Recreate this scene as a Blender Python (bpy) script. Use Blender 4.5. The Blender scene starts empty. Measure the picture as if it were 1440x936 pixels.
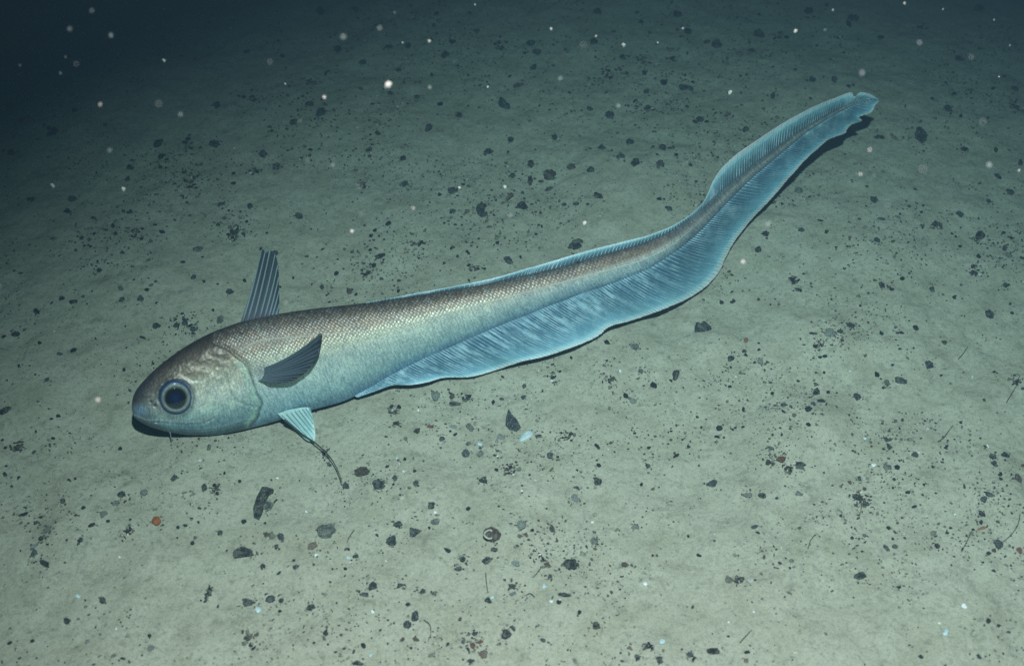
import bpy, bmesh, math, random
import numpy as np
from mathutils import Vector

random.seed(11)
RNG = np.random.default_rng(11)
scene = bpy.context.scene
COL = scene.collection

# ------------------------------------------------------------------ camera
PITCH = math.radians(45.0)
HALF = math.radians(21.0)                     # half of the horizontal field of view
O = np.array([0.0, -0.92, 0.92])
FWD = np.array([0.0, math.cos(PITCH), -math.sin(PITCH)])
UP = np.array([0.0, math.sin(PITCH), math.cos(PITCH)])
cam = bpy.data.cameras.new('camera')
cam.sensor_width = 36.0
cam.lens = 18.0 / math.tan(HALF)
cam.clip_start = 0.02
cam.clip_end = 200.0
cam.dof.use_dof = True
cam.dof.focus_distance = 1.30
cam.dof.aperture_fstop = 7.0
cam_o = bpy.data.objects.new('camera', cam)
cam_o.location = O
cam_o.rotation_euler = (math.pi / 2 - PITCH, 0, 0)
COL.objects.link(cam_o)
scene.camera = cam_o

# ------------------------------------------------------------------ world: lightless deep water
world = bpy.data.worlds.new('World')
scene.world = world
world.use_nodes = True
bg = world.node_tree.nodes['Background']
bg.inputs['Color'].default_value = (0.05, 0.16, 0.22, 1)
bg.inputs['Strength'].default_value = 0.05

# ------------------------------------------------------------------ the one lamp: the diving vehicle's floodlight above the camera
lamp = bpy.data.lights.new('vehicle_floodlight', 'SPOT')
lamp.energy = 278.0
lamp.color = (1.0, 0.48, 0.50)
lamp.spot_size = math.radians(70)
lamp.spot_blend = 1.0
lamp.shadow_soft_size = 0.02
lamp_o = bpy.data.objects.new('vehicle_floodlight', lamp)
lamp_o.location = (0.06, -0.78, 1.33)
LAMP_AIM = Vector((0.15, -0.40, 0.0))
lamp_o.rotation_euler = (LAMP_AIM - lamp_o.location).to_track_quat('-Z', 'Y').to_euler()
COL.objects.link(lamp_o)

vs = scene.view_settings
vs.view_transform = 'Standard'
vs.look = 'None'
vs.exposure = 0.0
vs.gamma = 1.0
vs.use_curve_mapping = False
scene.cycles.use_denoising = False       # the fine grain of a long-lens night exposure stays
scene.cycles.sample_clamp_direct = 3.0
scene.cycles.sample_clamp_indirect = 1.0
scene.render.filter_size = 1.9
scene.cycles.max_bounces = 6
scene.cycles.volume_bounces = 0
scene.cycles.transparent_max_bounces = 8

# ------------------------------------------------------------------ helpers
def lin(c):
    c = np.asarray(c, float) / 255.0
    return np.where(c <= 0.04045, c / 12.92, ((c + 0.055) / 1.055) ** 2.4)

def rays(px, py):
    px = np.asarray(px, float); py = np.asarray(py, float)
    k = math.tan(HALF) / 720.0
    d = FWD + ((px - 720.0) * k)[..., None] * np.array([1.0, 0, 0]) + ((468.0 - py) * k)[..., None] * UP
    return d

def hash2(ix, iy, seed):
    h = (ix.astype(np.int64) * 374761393 + iy.astype(np.int64) * 668265263 + seed * 974711) & 0x7fffffff
    h = ((h ^ (h >> 13)) * 1274126177) & 0x7fffffff
    return ((h ^ (h >> 16)) & 0xffff) / 65535.0

def vnoise(x, y, seed=0):
    x0 = np.floor(x); y0 = np.floor(y)
    fx = x - x0; fy = y - y0
    fx = fx * fx * fx * (fx * (fx * 6 - 15) + 10); fy = fy * fy * fy * (fy * (fy * 6 - 15) + 10)
    a = hash2(x0, y0, seed); b = hash2(x0 + 1, y0, seed)
    c = hash2(x0, y0 + 1, seed); d = hash2(x0 + 1, y0 + 1, seed)
    return (a * (1 - fx) + b * fx) * (1 - fy) + (c * (1 - fx) + d * fx) * fy - 0.5

def fbm(x, y, seed=0, octv=4):
    s = 0; a = 1.0
    for i in range(octv):
        s = s + a * vnoise(x, y, seed + i * 17)
        x = x * 2.03 + 3.1; y = y * 2.03 + 1.7; a *= 0.5
    return s

def smooth(a, b, x):
    t = np.clip((np.asarray(x, float) - a) / (b - a), 0, 1)
    return t * t * (3 - 2 * t)

def flat_ground(px, py):
    d = rays(px, py)
    lam = -O[2] / d[..., 2]
    return O + lam[..., None] * d

# seabed relief: soft swells, lumps, a few mounds and feeding pits (centre and radius on the seabed in metres)
def _m(px, py): return flat_ground(np.array(px), np.array(py))[:2]
MOUNDS = []
for (px, py, r, h) in [(300, 575, .12, -.007), (960, 405, .09, -.007), (1125, 606, .040, .011), (1165, 590, .024, .004), (1388, 738, .022, -.005), (1415, 722, .03, .005),
                       (1000, 484, .022, .005), (1165, 480, .03, .006), (610, 775, .02, .004), (930, 920, .02, .005),
                       (700, 745, .03, .004), (300, 660, .05, .004), (400, 690, .03, -.003), (870, 620, .03, .004),
                       (1250, 340, .05, .005), (1100, 470, .03, .004), (160, 520, .04, .004), (560, 300, .05, .006),
                       (230, 400, .05, .006), (900, 230, .06, .007), (1345, 870, .03, .004), (820, 870, .035, .004),
                       (120, 750, .03, .004), (1230, 760, .02, -.003), (610, 690, .03, .003), (1050, 800, .04, .004)]:
    MOUNDS.append((*_m(px, py), r, h))

def height(x, y):
    x = np.asarray(x, float); y = np.asarray(y, float)
    z = 0.016 * fbm(x * 2.2 + 5, y * 2.6 + 9, 3, 2) + 0.008 * fbm(x * 9, y * 9, 31, 3) + 0.0026 * fbm(x * 42, y * 42, 77, 3)
    z = z + 0.0011 * fbm(x * 170, y * 170, 5, 2)
    for (mx, my, r, h) in MOUNDS:
        d2 = ((x - mx) ** 2 + (y - my) ** 2) / (r * r)
        z = z + h * np.exp(-d2 ** 1.6)
    return z

def on_ground(px, py):
    px = np.asarray(px, float); py = np.asarray(py, float)
    d = rays(px, py); z = np.zeros_like(px)
    for _ in range(4):
        lam = (z - O[2]) / d[..., 2]
        p = O + lam[..., None] * d
        z = height(p[..., 0], p[..., 1])
    return p, lam                                # lam = depth along the view axis

PXM = math.tan(HALF) / 720.0                      # metres per photo pixel at depth 1

def mesh_obj(name, verts, faces, mats, parent=None, smooth_shade=True, col=None, uv=None, origin=None):
    v = np.asarray(verts, float)
    if origin is not None: v = v - origin
    me = bpy.data.meshes.new(name)
    me.from_pydata(v.tolist(), [], [list(map(int, f)) for f in faces] if not isinstance(faces, np.ndarray) else faces.tolist())
    for m in (mats if isinstance(mats, (list, tuple)) else [mats]): me.materials.append(m)
    if smooth_shade: me.polygons.foreach_set('use_smooth', [True] * len(me.polygons))
    if col is not None:
        a = me.color_attributes.new('Col', 'FLOAT_COLOR', 'POINT')
        c = np.ones((len(v), 4)); c[:, :3] = col[:, :3]
        if col.shape[1] == 4: c[:, 3] = col[:, 3]
        a.data.foreach_set('color', c.ravel())
    if uv is not None:
        l = me.uv_layers.new(name='UVMap')
        idx = np.empty(len(me.loops), int); me.loops.foreach_get('vertex_index', idx)
        l.data.foreach_set('uv', np.asarray(uv, float)[idx].ravel())
    me.update()
    o = bpy.data.objects.new(name, me); COL.objects.link(o)
    if parent is not None: o.parent = parent
    elif origin is not None: o.location = origin
    return o

def tag(o, label=None, cat=None, group=None, kind=None):
    if label: o['label'] = label
    if cat: o['category'] = cat
    if group: o['group'] = group
    if kind: o['kind'] = kind
    return o

def grid_faces(n, m, off=0, flip=False, wrap=False):
    i = np.arange(n - 1)[:, None]; j = np.arange(m if wrap else m - 1)[None, :]
    a = i * m + j; b = i * m + (j + 1) % m; c = (i + 1) * m + (j + 1) % m; d = (i + 1) * m + j
    f = np.stack([a + 0 * j, b + 0 * j, c + 0 * j, d + 0 * j], -1).reshape(-1, 4) + off
    return f[:, ::-1] if flip else f

class NT:
    def __init__(s, name):
        s.m = bpy.data.materials.new(name); s.m.use_nodes = True
        s.t = s.m.node_tree; s.t.nodes.clear()
        s.out = s.n('ShaderNodeOutputMaterial')
    def n(s, typ, **kw):
        x = s.t.nodes.new(typ)
        for k, v in kw.items(): setattr(x, k, v)
        return x
    def l(s, a, b): s.t.links.new(a, b)
    def math(s, op, a, b=None, clamp=False):
        x = s.n('ShaderNodeMath', operation=op); x.use_clamp = clamp
        for i, v in enumerate((a, b)):
            if v is None: continue
            if isinstance(v, (int, float)): x.inputs[i].default_value = v
            else: s.l(v, x.inputs[i])
        return x.outputs[0]
    def mix(s, f, a, b, mode='MIX'):
        x = s.n('ShaderNodeMix', data_type='RGBA', blend_type=mode)
        for sock, v in ((x.inputs[0], f), (x.inputs[6], a), (x.inputs[7], b)):
            if isinstance(v, (int, float)): sock.default_value = v
            elif isinstance(v, (tuple, list)): sock.default_value = (*v[:3], 1)
            elif isinstance(v, np.ndarray): sock.default_value = (*v[:3], 1)
            else: s.l(v, sock)
        return x.outputs[2]
    def noise(s, vec, scale, detail=3, rough=.55):
        x = s.n('ShaderNodeTexNoise'); x.inputs['Scale'].default_value = scale
        x.inputs['Detail'].default_value = detail; x.inputs['Roughness'].default_value = rough
        if vec is not None: s.l(vec, x.inputs['Vector'])
        return x.outputs['Fac']
    def ramp(s, f, stops):
        x = s.n('ShaderNodeValToRGB'); e = x.color_ramp.elements
        while len(e) < len(stops): e.new(0.5)
        for el, (p, c) in zip(e, stops):
            el.position = p; el.color = (*c, 1) if not isinstance(c, (int, float)) else (c, c, c, 1)
        s.l(f, x.inputs[0]); return x.outputs[0]
    def bump(s, hgt, strength, dist, prev=None):
        x = s.n('ShaderNodeBump'); x.inputs['Strength'].default_value = strength; x.inputs['Distance'].default_value = dist
        s.l(hgt, x.inputs['Height'])
        if prev is not None: s.l(prev, x.inputs['Normal'])
        return x.outputs[0]
    def bsdf(s, color, rough=.6, normal=None, spec=.5, metal=0.0):
        x = s.n('ShaderNodeBsdfPrincipled')
        for nm, v in (('Base Color', color), ('Roughness', rough), ('Metallic', metal), ('Specular IOR Level', spec)):
            if isinstance(v, (int, float)): x.inputs[nm].default_value = v
            elif isinstance(v, (tuple, list, np.ndarray)): x.inputs[nm].default_value = (*v[:3], 1)
            else: s.l(v, x.inputs[nm])
        if normal is not None: s.l(normal, x.inputs['Normal'])
        return x.outputs[0]
    def done(s, sh): s.l(sh, s.out.inputs['Surface']); return s.m

# ------------------------------------------------------------------ materials
def mat_sediment():
    s = NT('sediment')
    p = s.n('ShaderNodeTexCoord').outputs['Object']
    big = s.noise(p, 4.5, 4, .6); mid = s.noise(p, 26, 4, .6); fine = s.noise(p, 260, 3, .6); grain = s.noise(p, 900, 2, .7)
    c = s.ramp(big, [(.30, (.36, .36, .275)), (.52, (.385, .382, .292)), (.72, (.415, .41, .312))])
    c = s.mix(s.ramp(mid, [(.42, 0.0), (.66, .58)]), c, (.275, .27, .185))
    blot = s.noise(p, 75, 5, .7)
    c = s.mix(s.ramp(blot, [(.55, 0.0), (.68, .58)]), c, (.17, .175, .12))
    c = s.mix(s.ramp(s.noise(p, 120, 5, .75), [(.60, 0.0), (.70, .8)]), c, (.10, .11, .085))
    c = s.mix(s.ramp(s.noise(p, 48, 3, .5), [(.62, 0.0), (.74, .22)]), c, (.47, .45, .37))
    c = s.mix(s.ramp(fine, [(.34, .45), (.5, 0.0)]), c, (.18, .19, .15))
    c = s.mix(s.ramp(grain, [(.52, 0.0), (.70, .35)]), c, (.58, .58, .47))
    c = s.mix(s.ramp(grain, [(.32, .4), (.48, 0.0)]), c, (.17, .18, .15))
    v = s.n('ShaderNodeTexVoronoi'); v.inputs['Scale'].default_value = 190; s.l(p, v.inputs['Vector'])
    sp = s.ramp(v.outputs['Distance'], [(.13, 1.0), (.24, 0.0)])
    pick = s.ramp(s.noise(p, 17, 3, .7), [(.50, 0.0), (.62, .75)])
    c = s.mix(s.math('MULTIPLY', sp, pick), c, (.085, .09, .075))
    nrm = s.bump(blot, .28, .004); nrm = s.bump(fine, .5, .0018, nrm); nrm = s.bump(grain, .4, .0007, nrm)
    return s.done(s.bsdf(c, .95, nrm, .15))

def mat_stone(name, base, dust=.35, dustcol=(.33, .35, .28), speck=(.6, .62, .6)):
    s = NT(name)
    p = s.n('ShaderNodeTexCoord').outputs['Object']
    rnd = s.n('ShaderNodeObjectInfo').outputs['Random']
    mp = s.n('ShaderNodeVectorMath', operation='ADD'); s.l(p, mp.inputs[0])
    cmb = s.n('ShaderNodeCombineXYZ'); s.l(s.math('MULTIPLY', rnd, 31.0), cmb.inputs[0]); s.l(s.math('MULTIPLY', rnd, 17.0), cmb.inputs[2])
    s.l(cmb.outputs[0], mp.inputs[1]); q = mp.outputs[0]
    n1 = s.noise(q, 2.2, 5, .65); n2 = s.noise(q, 9, 4, .6)
    b = np.array(base); tone = s.ramp(rnd, [(0.0, .8), (.5, 1.7), (1.0, 4.5)])
    c = s.ramp(n2, [(.3, tuple(b * .55)), (.55, tuple(b)), (.75, tuple(np.minimum(b * 2.1 + .015, .8)))])
    c = s.mix(1.0, c, tone, 'MULTIPLY')
    th = .56 - .20 * dust
    c = s.mix(s.ramp(s.noise(q, 14, 3, .6), [(.52, 0.0), (.66, .45)]), c, dustcol)
    c = s.mix(s.ramp(n1, [(th, 0.0), (th + .14, .85 * dust)]), c, dustcol)
    c = s.mix(s.ramp(s.noise(q, 5.5, 2, .5), [(.66, 0.0), (.70, .7)]), c, speck)
    nrm = s.bump(n2, .6, .25)
    return s.done(s.bsdf(c, s.ramp(n2, [(.2, .42), (.8, .75)]), nrm, .45))

def mat_plain(name, c, rough=.6, spec=.4, noise=True, trans=0.0):
    s = NT(name)
    p = s.n('ShaderNodeTexCoord').outputs['Object']
    if noise:
        n = s.noise(p, 3.0, 4, .6); b = np.array(c)
        col = s.ramp(n, [(.3, tuple(b * .72)), (.7, tuple(np.minimum(b * 1.2, .92)))])
    else: col = c
    sh = s.bsdf(col, rough, None, spec)
    if trans:
        t = s.n('ShaderNodeBsdfTransparent'); mx = s.n('ShaderNodeMixShader'); mx.inputs[0].default_value = trans
        s.l(sh, mx.inputs[1]); s.l(t.outputs[0], mx.inputs[2]); sh = mx.outputs[0]
    return s.done(sh)

def mat_attr(name, rough=.8):
    s = NT(name)
    a = s.n('ShaderNodeAttribute', attribute_name='Col')
    p = s.n('ShaderNodeTexCoord').outputs['Object']
    n = s.noise(p, 350, 3, .6)
    c = s.mix(1.0, a.outputs['Color'], s.ramp(n, [(.3, .6), (.7, 1.3)]), 'MULTIPLY')
    return s.done(s.bsdf(c, rough, None, .3))

def mat_skin():
    s = NT('fish_skin')
    a = s.n('ShaderNodeAttribute', attribute_name='Col')           # pigment and painted gill shadow; alpha = how much the scales show
    uv = s.n('ShaderNodeUVMap').outputs[0]
    # scales: a diamond lattice, one scale about 5 px across
    mp = s.n('ShaderNodeMapping'); s.l(uv, mp.inputs['Vector'])
    mp.inputs['Rotation'].default_value = (0, 0, math.radians(45)); mp.inputs['Scale'].default_value = (1, 1, 1)
    wob = s.n('ShaderNodeTexNoise'); wob.inputs['Scale'].default_value = .10; s.l(mp.outputs[0], wob.inputs['Vector'])
    ad = s.n('ShaderNodeVectorMath', operation='MULTIPLY_ADD'); s.l(wob.outputs['Color'], ad.inputs[0])
    ad.inputs[1].default_value = (3, 3, 0); s.l(mp.outputs[0], ad.inputs[2])
    v = s.n('ShaderNodeTexVoronoi', voronoi_dimensions='2D', feature='F1'); v.inputs['Scale'].default_value = 1 / 4.1
    v.inputs['Randomness'].default_value = .30; s.l(ad.outputs[0], v.inputs['Vector'])
    sc = s.ramp(v.outputs['Distance'], [(.08, 1.0), (.62, 0.0)])
    sep = s.n('ShaderNodeSeparateColor'); s.l(v.outputs['Color'], sep.inputs[0])
    rnd = sep.outputs[0]
    amt = a.outputs['Alpha']
    # every scale its own sheen, painted into the colour
    dark = s.mix(1.0, a.outputs['Color'], (.70, .67, .63), 'MULTIPLY')
    lite = s.mix(1.0, a.outputs['Color'], (1.5, 1.48, 1.40), 'MULTIPLY')
    lite = s.mix(s.ramp(rnd, [(.2, 0.0), (1.0, .45)]), lite, (.50, .53, .46))
    sheen_patch = s.noise(uv, .06, 4, .7)  # whitish patches of scale sheen, painted into the colour
    lite = s.mix(s.ramp(sheen_patch, [(.52, 0.0), (.66, .65)]), lite, (.46, .50, .47))
    scal = s.mix(sc, dark, lite)
    c = s.mix(amt, a.outputs['Color'], scal)
    # head mottling and fine silver glitter, the glints painted as paler colour
    mot = s.noise(uv, .34, 4, .75)
    inv = s.math('SUBTRACT', 1.0, amt, True)
    c = s.mix(s.math('MULTIPLY', s.ramp(mot, [(.48, 0.0), (.64, .55)]), inv), c, s.mix(1.0, c, (1.75, 1.7, 1.55), 'MULTIPLY'))
    c = s.mix(s.math('MULTIPLY', s.ramp(mot, [(.36, .55), (.47, 0.0)]), inv), c, s.mix(1.0, c, (.55, .55, .58), 'MULTIPLY'))
    mp2 = s.n('ShaderNodeMapping'); s.l(uv, mp2.inputs['Vector']); mp2.inputs['Scale'].default_value = (.42, .09, 1)
    st = s.noise(mp2.outputs[0], 1.0, 3, .6)
    c = s.mix(s.ramp(st, [(.34, .6), (.5, 0.0)]), c, s.mix(1.0, c, (.50, .56, .62), 'MULTIPLY'))
    c = s.mix(s.ramp(st, [(.5, 0.0), (.66, .55)]), c, s.mix(1.0, c, (1.5, 1.5, 1.45), 'MULTIPLY'))
    blo = s.noise(uv, .034, 5, .7)
    c = s.mix(s.ramp(blo, [(.36, .75), (.50, 0.0)]), c, s.mix(1.0, c, (.74, .80, .86), 'MULTIPLY'))
    c = s.mix(s.ramp(blo, [(.50, 0.0), (.66, .6)]), c, s.mix(1.0, c, (1.35, 1.33, 1.25), 'MULTIPLY'))
    nrm = s.bump(s.math('MULTIPLY', sc, amt), .5, .0007)
    nrm = s.bump(mot, .15, .0012, nrm)
    return s.done(s.bsdf(c, s.ramp(mot, [(.3, .34), (.7, .52)]), nrm, .6, .28))

def mat_fin(name, trans=.12, patch=.6):
    s = NT(name)
    a = s.n('ShaderNodeAttribute', attribute_name='Col')
    uv = s.n('ShaderNodeUVMap').outputs[0]
    mp = s.n('ShaderNodeMapping'); s.l(uv, mp.inputs['Vector']); mp.inputs['Scale'].default_value = (.30, 2.2, 1)
    st = s.noise(mp.outputs[0], 1.0, 4, .7)
    mp3 = s.n('ShaderNodeMapping'); s.l(uv, mp3.inputs['Vector']); mp3.inputs['Scale'].default_value = (.10, 1.5, 1)
    pa = s.noise(mp3.outputs[0], 1.0, 5, .72)
    c = s.mix(s.ramp(st, [(.32, .55), (.5, 0.0)]), a.outputs['Color'], s.mix(1.0, a.outputs['Color'], (.55, .60, .66), 'MULTIPLY'))
    c = s.mix(s.ramp(st, [(.52, 0.0), (.72, .45)]), c, s.mix(1.0, c, (1.7, 1.6, 1.5), 'MULTIPLY'))
    k = s.math('MULTIPLY', s.ramp(pa, [(.48, 0.0), (.62, patch)]), a.outputs['Alpha'])
    c = s.mix(k, c, (.52, .78, .84))
    nrm = s.bump(st, .3, .0006)
    b = s.bsdf(c, .42, nrm, .5)
    tl = s.n('ShaderNodeBsdfTranslucent'); s.l(c, tl.inputs[0])
    m1 = s.n('ShaderNodeMixShader'); m1.inputs[0].default_value = .15; s.l(b, m1.inputs[1]); s.l(tl.outputs[0], m1.inputs[2])
    t = s.n('ShaderNodeBsdfTransparent')
    m2 = s.n('ShaderNodeMixShader'); m2.inputs[0].default_value = trans; s.l(m1.outputs[0], m2.inputs[1]); s.l(t.outputs[0], m2.inputs[2])
    return s.done(m2.outputs[0])

SED = mat_sediment()
M_BLACK = mat_stone('black_nodule', (.013, .018, .021), .5)
M_GREY = mat_stone('grey_stone', (.085, .10, .095), .8)
M_BROWN = mat_stone('brown_stone', (.075, .055, .042), .45)
M_RED = mat_stone('rusty_stone', (.13, .055, .035), .3)
M_PALE = mat_stone('pale_stone', (.42, .40, .33), .4)
M_WHITE = mat_plain('white_shell', (.72, .76, .74), .5)
M_BLUEW = mat_plain('bluish_shell', (.48, .60, .60), .45)
M_ORANGE = mat_plain('orange_crust', (.30, .10, .035), .85)
M_THREAD = mat_plain('dark_thread', (.07, .055, .04), .8, noise=False)
M_SPECK = mat_attr('gravel_mix')
M_SNOW = mat_plain('snow_flake', (.82, .74, .66), .9, .1)
M_SNOWDIM = mat_plain('dim_snow_flake', (.34, .42, .40), .9, .1, True, .5)
M_SKIN = mat_skin()
M_FIN = mat_fin('fin_membrane', .12, .9)
M_FINDARK = mat_fin('dark_fin_membrane', .12, .15)
def mat_ray():
    s = NT('fin_ray_pale'); p = s.n('ShaderNodeTexCoord').outputs['Object']
    c = s.ramp(s.noise(p, 55, 4, .7), [(.36, (.12, .24, .31)), (.5, (.26, .46, .54)), (.64, (.55, .76, .82))])
    return s.done(s.bsdf(c, .45, None, .5))
M_RAY = mat_ray()
M_RAYGREY = mat_plain('fin_ray_grey', (.20, .26, .28), .5, noise=False)
M_RAYDARK = mat_plain('fin_ray_dark', (.085, .12, .14), .5, noise=False)

# ------------------------------------------------------------------ seabed: one sheet, fine where the camera looks
def axis(a, b, step, far):
    c = list(np.arange(a, b + step * .5, step)); lo, hi = [], []
    d = step; x = a
    while x > -far:
        d *= 1.45; x -= d; lo.append(x)
    d = step; x = b
    while x < far:
        d *= 1.45; x += d; hi.append(x)
    return np.array(lo[::-1] + c + hi)
gx = axis(-.92, .92, .0028, 28.0); gy = axis(-.47, .80, .0028, 28.0)
XX, YY = np.meshgrid(gx, gy)
ZZ = height(XX, YY)
vv = np.stack([XX, YY, ZZ], -1).reshape(-1, 3)
sea = mesh_obj('seabed', vv, grid_faces(len(gy), len(gx)), SED)
tag(sea, 'pale grey-green muddy seabed strewn with dark grit', kind='structure')

# ------------------------------------------------------------------ the fish
ROLL = math.radians(30)
W = np.array([0.0, math.sin(ROLL), math.cos(ROLL)])
E2 = np.array([0.0, math.cos(ROLL), -math.sin(ROLL)])
def catmull(P, n):
    P = np.asarray(P, float)
    d = np.r_[0, np.cumsum(np.maximum(np.linalg.norm(np.diff(P, axis=0), axis=1), 1e-6) ** .5)]
    t = np.linspace(0, d[-1], n); out = np.zeros((n, P.shape[1]))
    # monotone-friendly Hermite with finite-difference tangents
    m = np.zeros_like(P); h = np.diff(d)
    s = np.diff(P, axis=0) / h[:, None]
    m[1:-1] = (s[:-1] * h[1:, None] + s[1:] * h[:-1, None]) / (h[1:] + h[:-1])[:, None]; m[0] = s[0]; m[-1] = s[-1]
    i = np.clip(np.searchsorted(d, t, side='right') - 1, 0, len(P) - 2)
    u = ((t - d[i]) / h[i])[:, None]; hh = h[i][:, None]
    out = (2*u**3-3*u**2+1)*P[i] + (u**3-2*u**2+u)*hh*m[i] + (-2*u**3+3*u**2)*P[i+1] + (u**3-u**2)*hh*m[i+1]
    return out

# midline of the fish over the seabed: (px, py, height above the seabed in metres)
MID = [(150, 583, .046), (186, 572, .046), (250, 551, .046), (330, 528, .046), (420, 508, .046), (500, 493, .044), (600, 470, .046),
       (700, 444, .051), (800, 413, .056), (880, 380, .061), (940, 345, .066), (990, 303, .067), (1030, 267, .067),
       (1080, 227, .066), (1130, 190, .066), (1180, 158, .066), (1236, 140, .066), (1270, 130, .066)]
mid = catmull(MID, 1200)
md = rays(mid[:, 0], mid[:, 1])
mlam = (mid[:, 2] - O[2]) / md[:, 2]
mid3 = O + mlam[:, None] * md
g_x = mid3[:, 0]; g_e = mid3 @ E2
GX = np.linspace(g_x[0], g_x[-1], 1500); GE = np.interp(GX, g_x, g_e)
GE = np.convolve(np.pad(GE, 30, mode='reflect', reflect_type='odd'), np.hanning(61) / np.hanning(61).sum(), 'valid')

def M(px, py):
    """the fish's middle sheet, met along the sight line through a photo point"""
    d = rays(px, py); lam = np.full(np.shape(px), 1.30)
    for _ in range(14):
        p = O + lam[..., None] * d
        f = p @ E2 - np.interp(p[..., 0], GX, GE)
        x2 = (O + (lam + 1e-4)[..., None] * d)
        f2 = x2 @ E2 - np.interp(x2[..., 0], GX, GE)
        lam = lam - np.clip(f / ((f2 - f) / 1e-4), -.2, .2)
    return O + lam[..., None] * d

def P3(px, py, h):
    m = M(np.asarray(px, float), np.asarray(py, float))
    v = O - m; v = v / np.linalg.norm(v, axis=-1, keepdims=True)
    return m + v * np.asarray(h)[..., None]

UPO = [(185.3, 574), (186, 562), (191, 549), (203, 534), (222, 515.5), (246, 497), (270, 481.5), (297, 467.5), (322, 458), (342, 451.5),
       (390, 441.5), (440, 434), (490, 428.5), (540, 422.5), (600, 413), (684, 399), (742, 386), (801, 372), (858, 355),
       (901, 343), (942, 325), (980, 299), (1013, 270), (1045, 243), (1094, 205), (1127, 182), (1163, 161), (1200, 144), (1229, 138)]
LOW = [(185.3, 576), (188.5, 585), (196, 592), (212, 600), (236, 607), (266, 611.5), (300, 611.5), (332, 606.5), (364, 598.5), (388, 592),
       (440, 576), (488, 562), (528, 540), (575, 514), (630, 489), (712, 454), (767, 432), (822, 411), (880, 391),
       (915, 376), (955, 350), (992, 318), (1022, 286), (1053, 255), (1100, 215), (1131, 189), (1166, 166), (1202, 147), (1230, 139.5)]
UL = catmull([u + l for u, l in zip(UPO, LOW)], 1500)
# resample by arc length of the axis, denser at the snout
ax = (UL[:, :2] + UL[:, 2:]) / 2
al = np.r_[0, np.cumsum(np.linalg.norm(np.diff(ax, axis=0), axis=1))]
NS = 820
tt = np.linspace(0, 1, NS); tt = .16 * tt ** 2.2 + .84 * tt
sl = tt * al[-1]
U = np.stack([np.interp(sl, al, UL[:, 0]), np.interp(sl, al, UL[:, 1])], -1)
L = np.stack([np.interp(sl, al, UL[:, 2]), np.interp(sl, al, UL[:, 3])], -1)
AX = (U + L) / 2
TH = [(0, .000), (4, .006), (12, .011), (28, .0165), (60, .0215), (110, .0265), (170, .029), (250, .0275), (330, .024), (430, .0195),
      (540, .0150), (650, .0110), (760, .0075), (860, .0045), (960, .0030), (1060, .0018), (1180, .0012)]
THK = np.interp(sl, [a for a, b in TH], [b for a, b in TH])
THK = np.convolve(np.pad(THK, 8, mode='edge'), np.ones(17) / 17, 'valid'); THK[0] = 0

def polydist(px, py, poly):
    px = np.asarray(px, float); py = np.asarray(py, float)
    best = np.full(px.shape, 1e9); sign = np.zeros(px.shape)
    for (a, b), (c, d) in zip(poly[:-1], poly[1:]):
        ex, ey = c - a, d - b; k = np.clip(((px - a) * ex + (py - b) * ey) / (ex * ex + ey * ey), 0, 1)
        dx = px - (a + k * ex); dy = py - (b + k * ey); q = np.hypot(dx, dy)
        s = np.sign(ex * dy - ey * dx)
        m = q < best; best = np.where(m, q, best); sign = np.where(m, s, sign)
    return best, sign

OPER = catmull([(306, 486), (318, 491.5), (332, 503), (346, 514.5), (351, 529), (355.5, 542), (360, 554), (366, 566), (362.5, 577), (361, 585), (352, 596)], 90).tolist()
PREOP = catmull([(318, 525), (322, 545), (330, 560), (344, 568), (358, 572)], 30).tolist()
JAW = catmull([(190, 586), (205, 592), (230, 593.5), (262, 596), (288, 593.5), (302, 586)], 40).tolist()
JAW2 = catmull([(196, 593), (225, 601), (258, 604.5), (288, 604.5), (318, 600), (345, 592)], 40).tolist()
CHEEK = [catmull([(276, 500 + k), (292, 512 + k), (306, 530 + k), (312, 550 + k)], 20).tolist() for k in (0,)]
EYE = (247.5, 558.5, 25.0)

def body_detail(px, py):
    """relief of the head in metres: gill cover step, jaw grooves, eye socket, nostrils"""
    d, s = polydist(px, py, OPER)
    inside = np.where(s > 0, 1.0, -1.0) * d
    near = np.exp(-(d / 22.0) ** 2)
    h = .0016 * near * smooth(-2.2, 1.0, inside) - .0013 * np.exp(-((inside + 2.5) / 2.2) ** 2)
    d, s = polydist(px, py, PREOP); h = h - .0007 * np.exp(-(d / 1.8) ** 2) + .0005 * np.exp(-((d - 3.5) / 3) ** 2)
    d, s = polydist(px, py, JAW); h = h - .0009 * np.exp(-(d / 1.9) ** 2) + .0007 * np.exp(-((d * s - 4) / 3) ** 2)
    d, s = polydist(px, py, JAW2); h = h - .0006 * np.exp(-(d / 1.4) ** 2) + .0006 * np.exp(-((d * s + 3) / 2) ** 2)
    for (nx, ny, r, a) in ((212.5, 564.5, 2.0, -.0016), (218, 569.5, 2.6, -.0022), (222, 567, 2.0, .0009), (216, 574, 2.0, .0007)):
        h = h + a * np.exp(-(((px - nx) ** 2 + (py - ny) ** 2) / (r * r)))
    r = np.hypot(px - EYE[0], py - EYE[1])
    h = h + .0010 * np.exp(-((r - 27) / 3.0) ** 2)
    hd = smooth(372, 330, px)
    h = h + hd * (.0008 * fbm(px / 13, py / 9, 8, 3) + .0003 * fbm(px / 4, py / 4, 18, 2))
    return h

def hb(k, v):
    """half thickness of the trunk at station k and height fraction v"""
    rear = smooth(110, 420, sl)[k]
    ex = np.where(v > .5, .52 + .75 * rear, .52 + .2 * rear)
    q = np.clip(1 - np.abs(2 * v - 1) ** 2.15, 0, 1) ** ex
    return THK[k] * q

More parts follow.
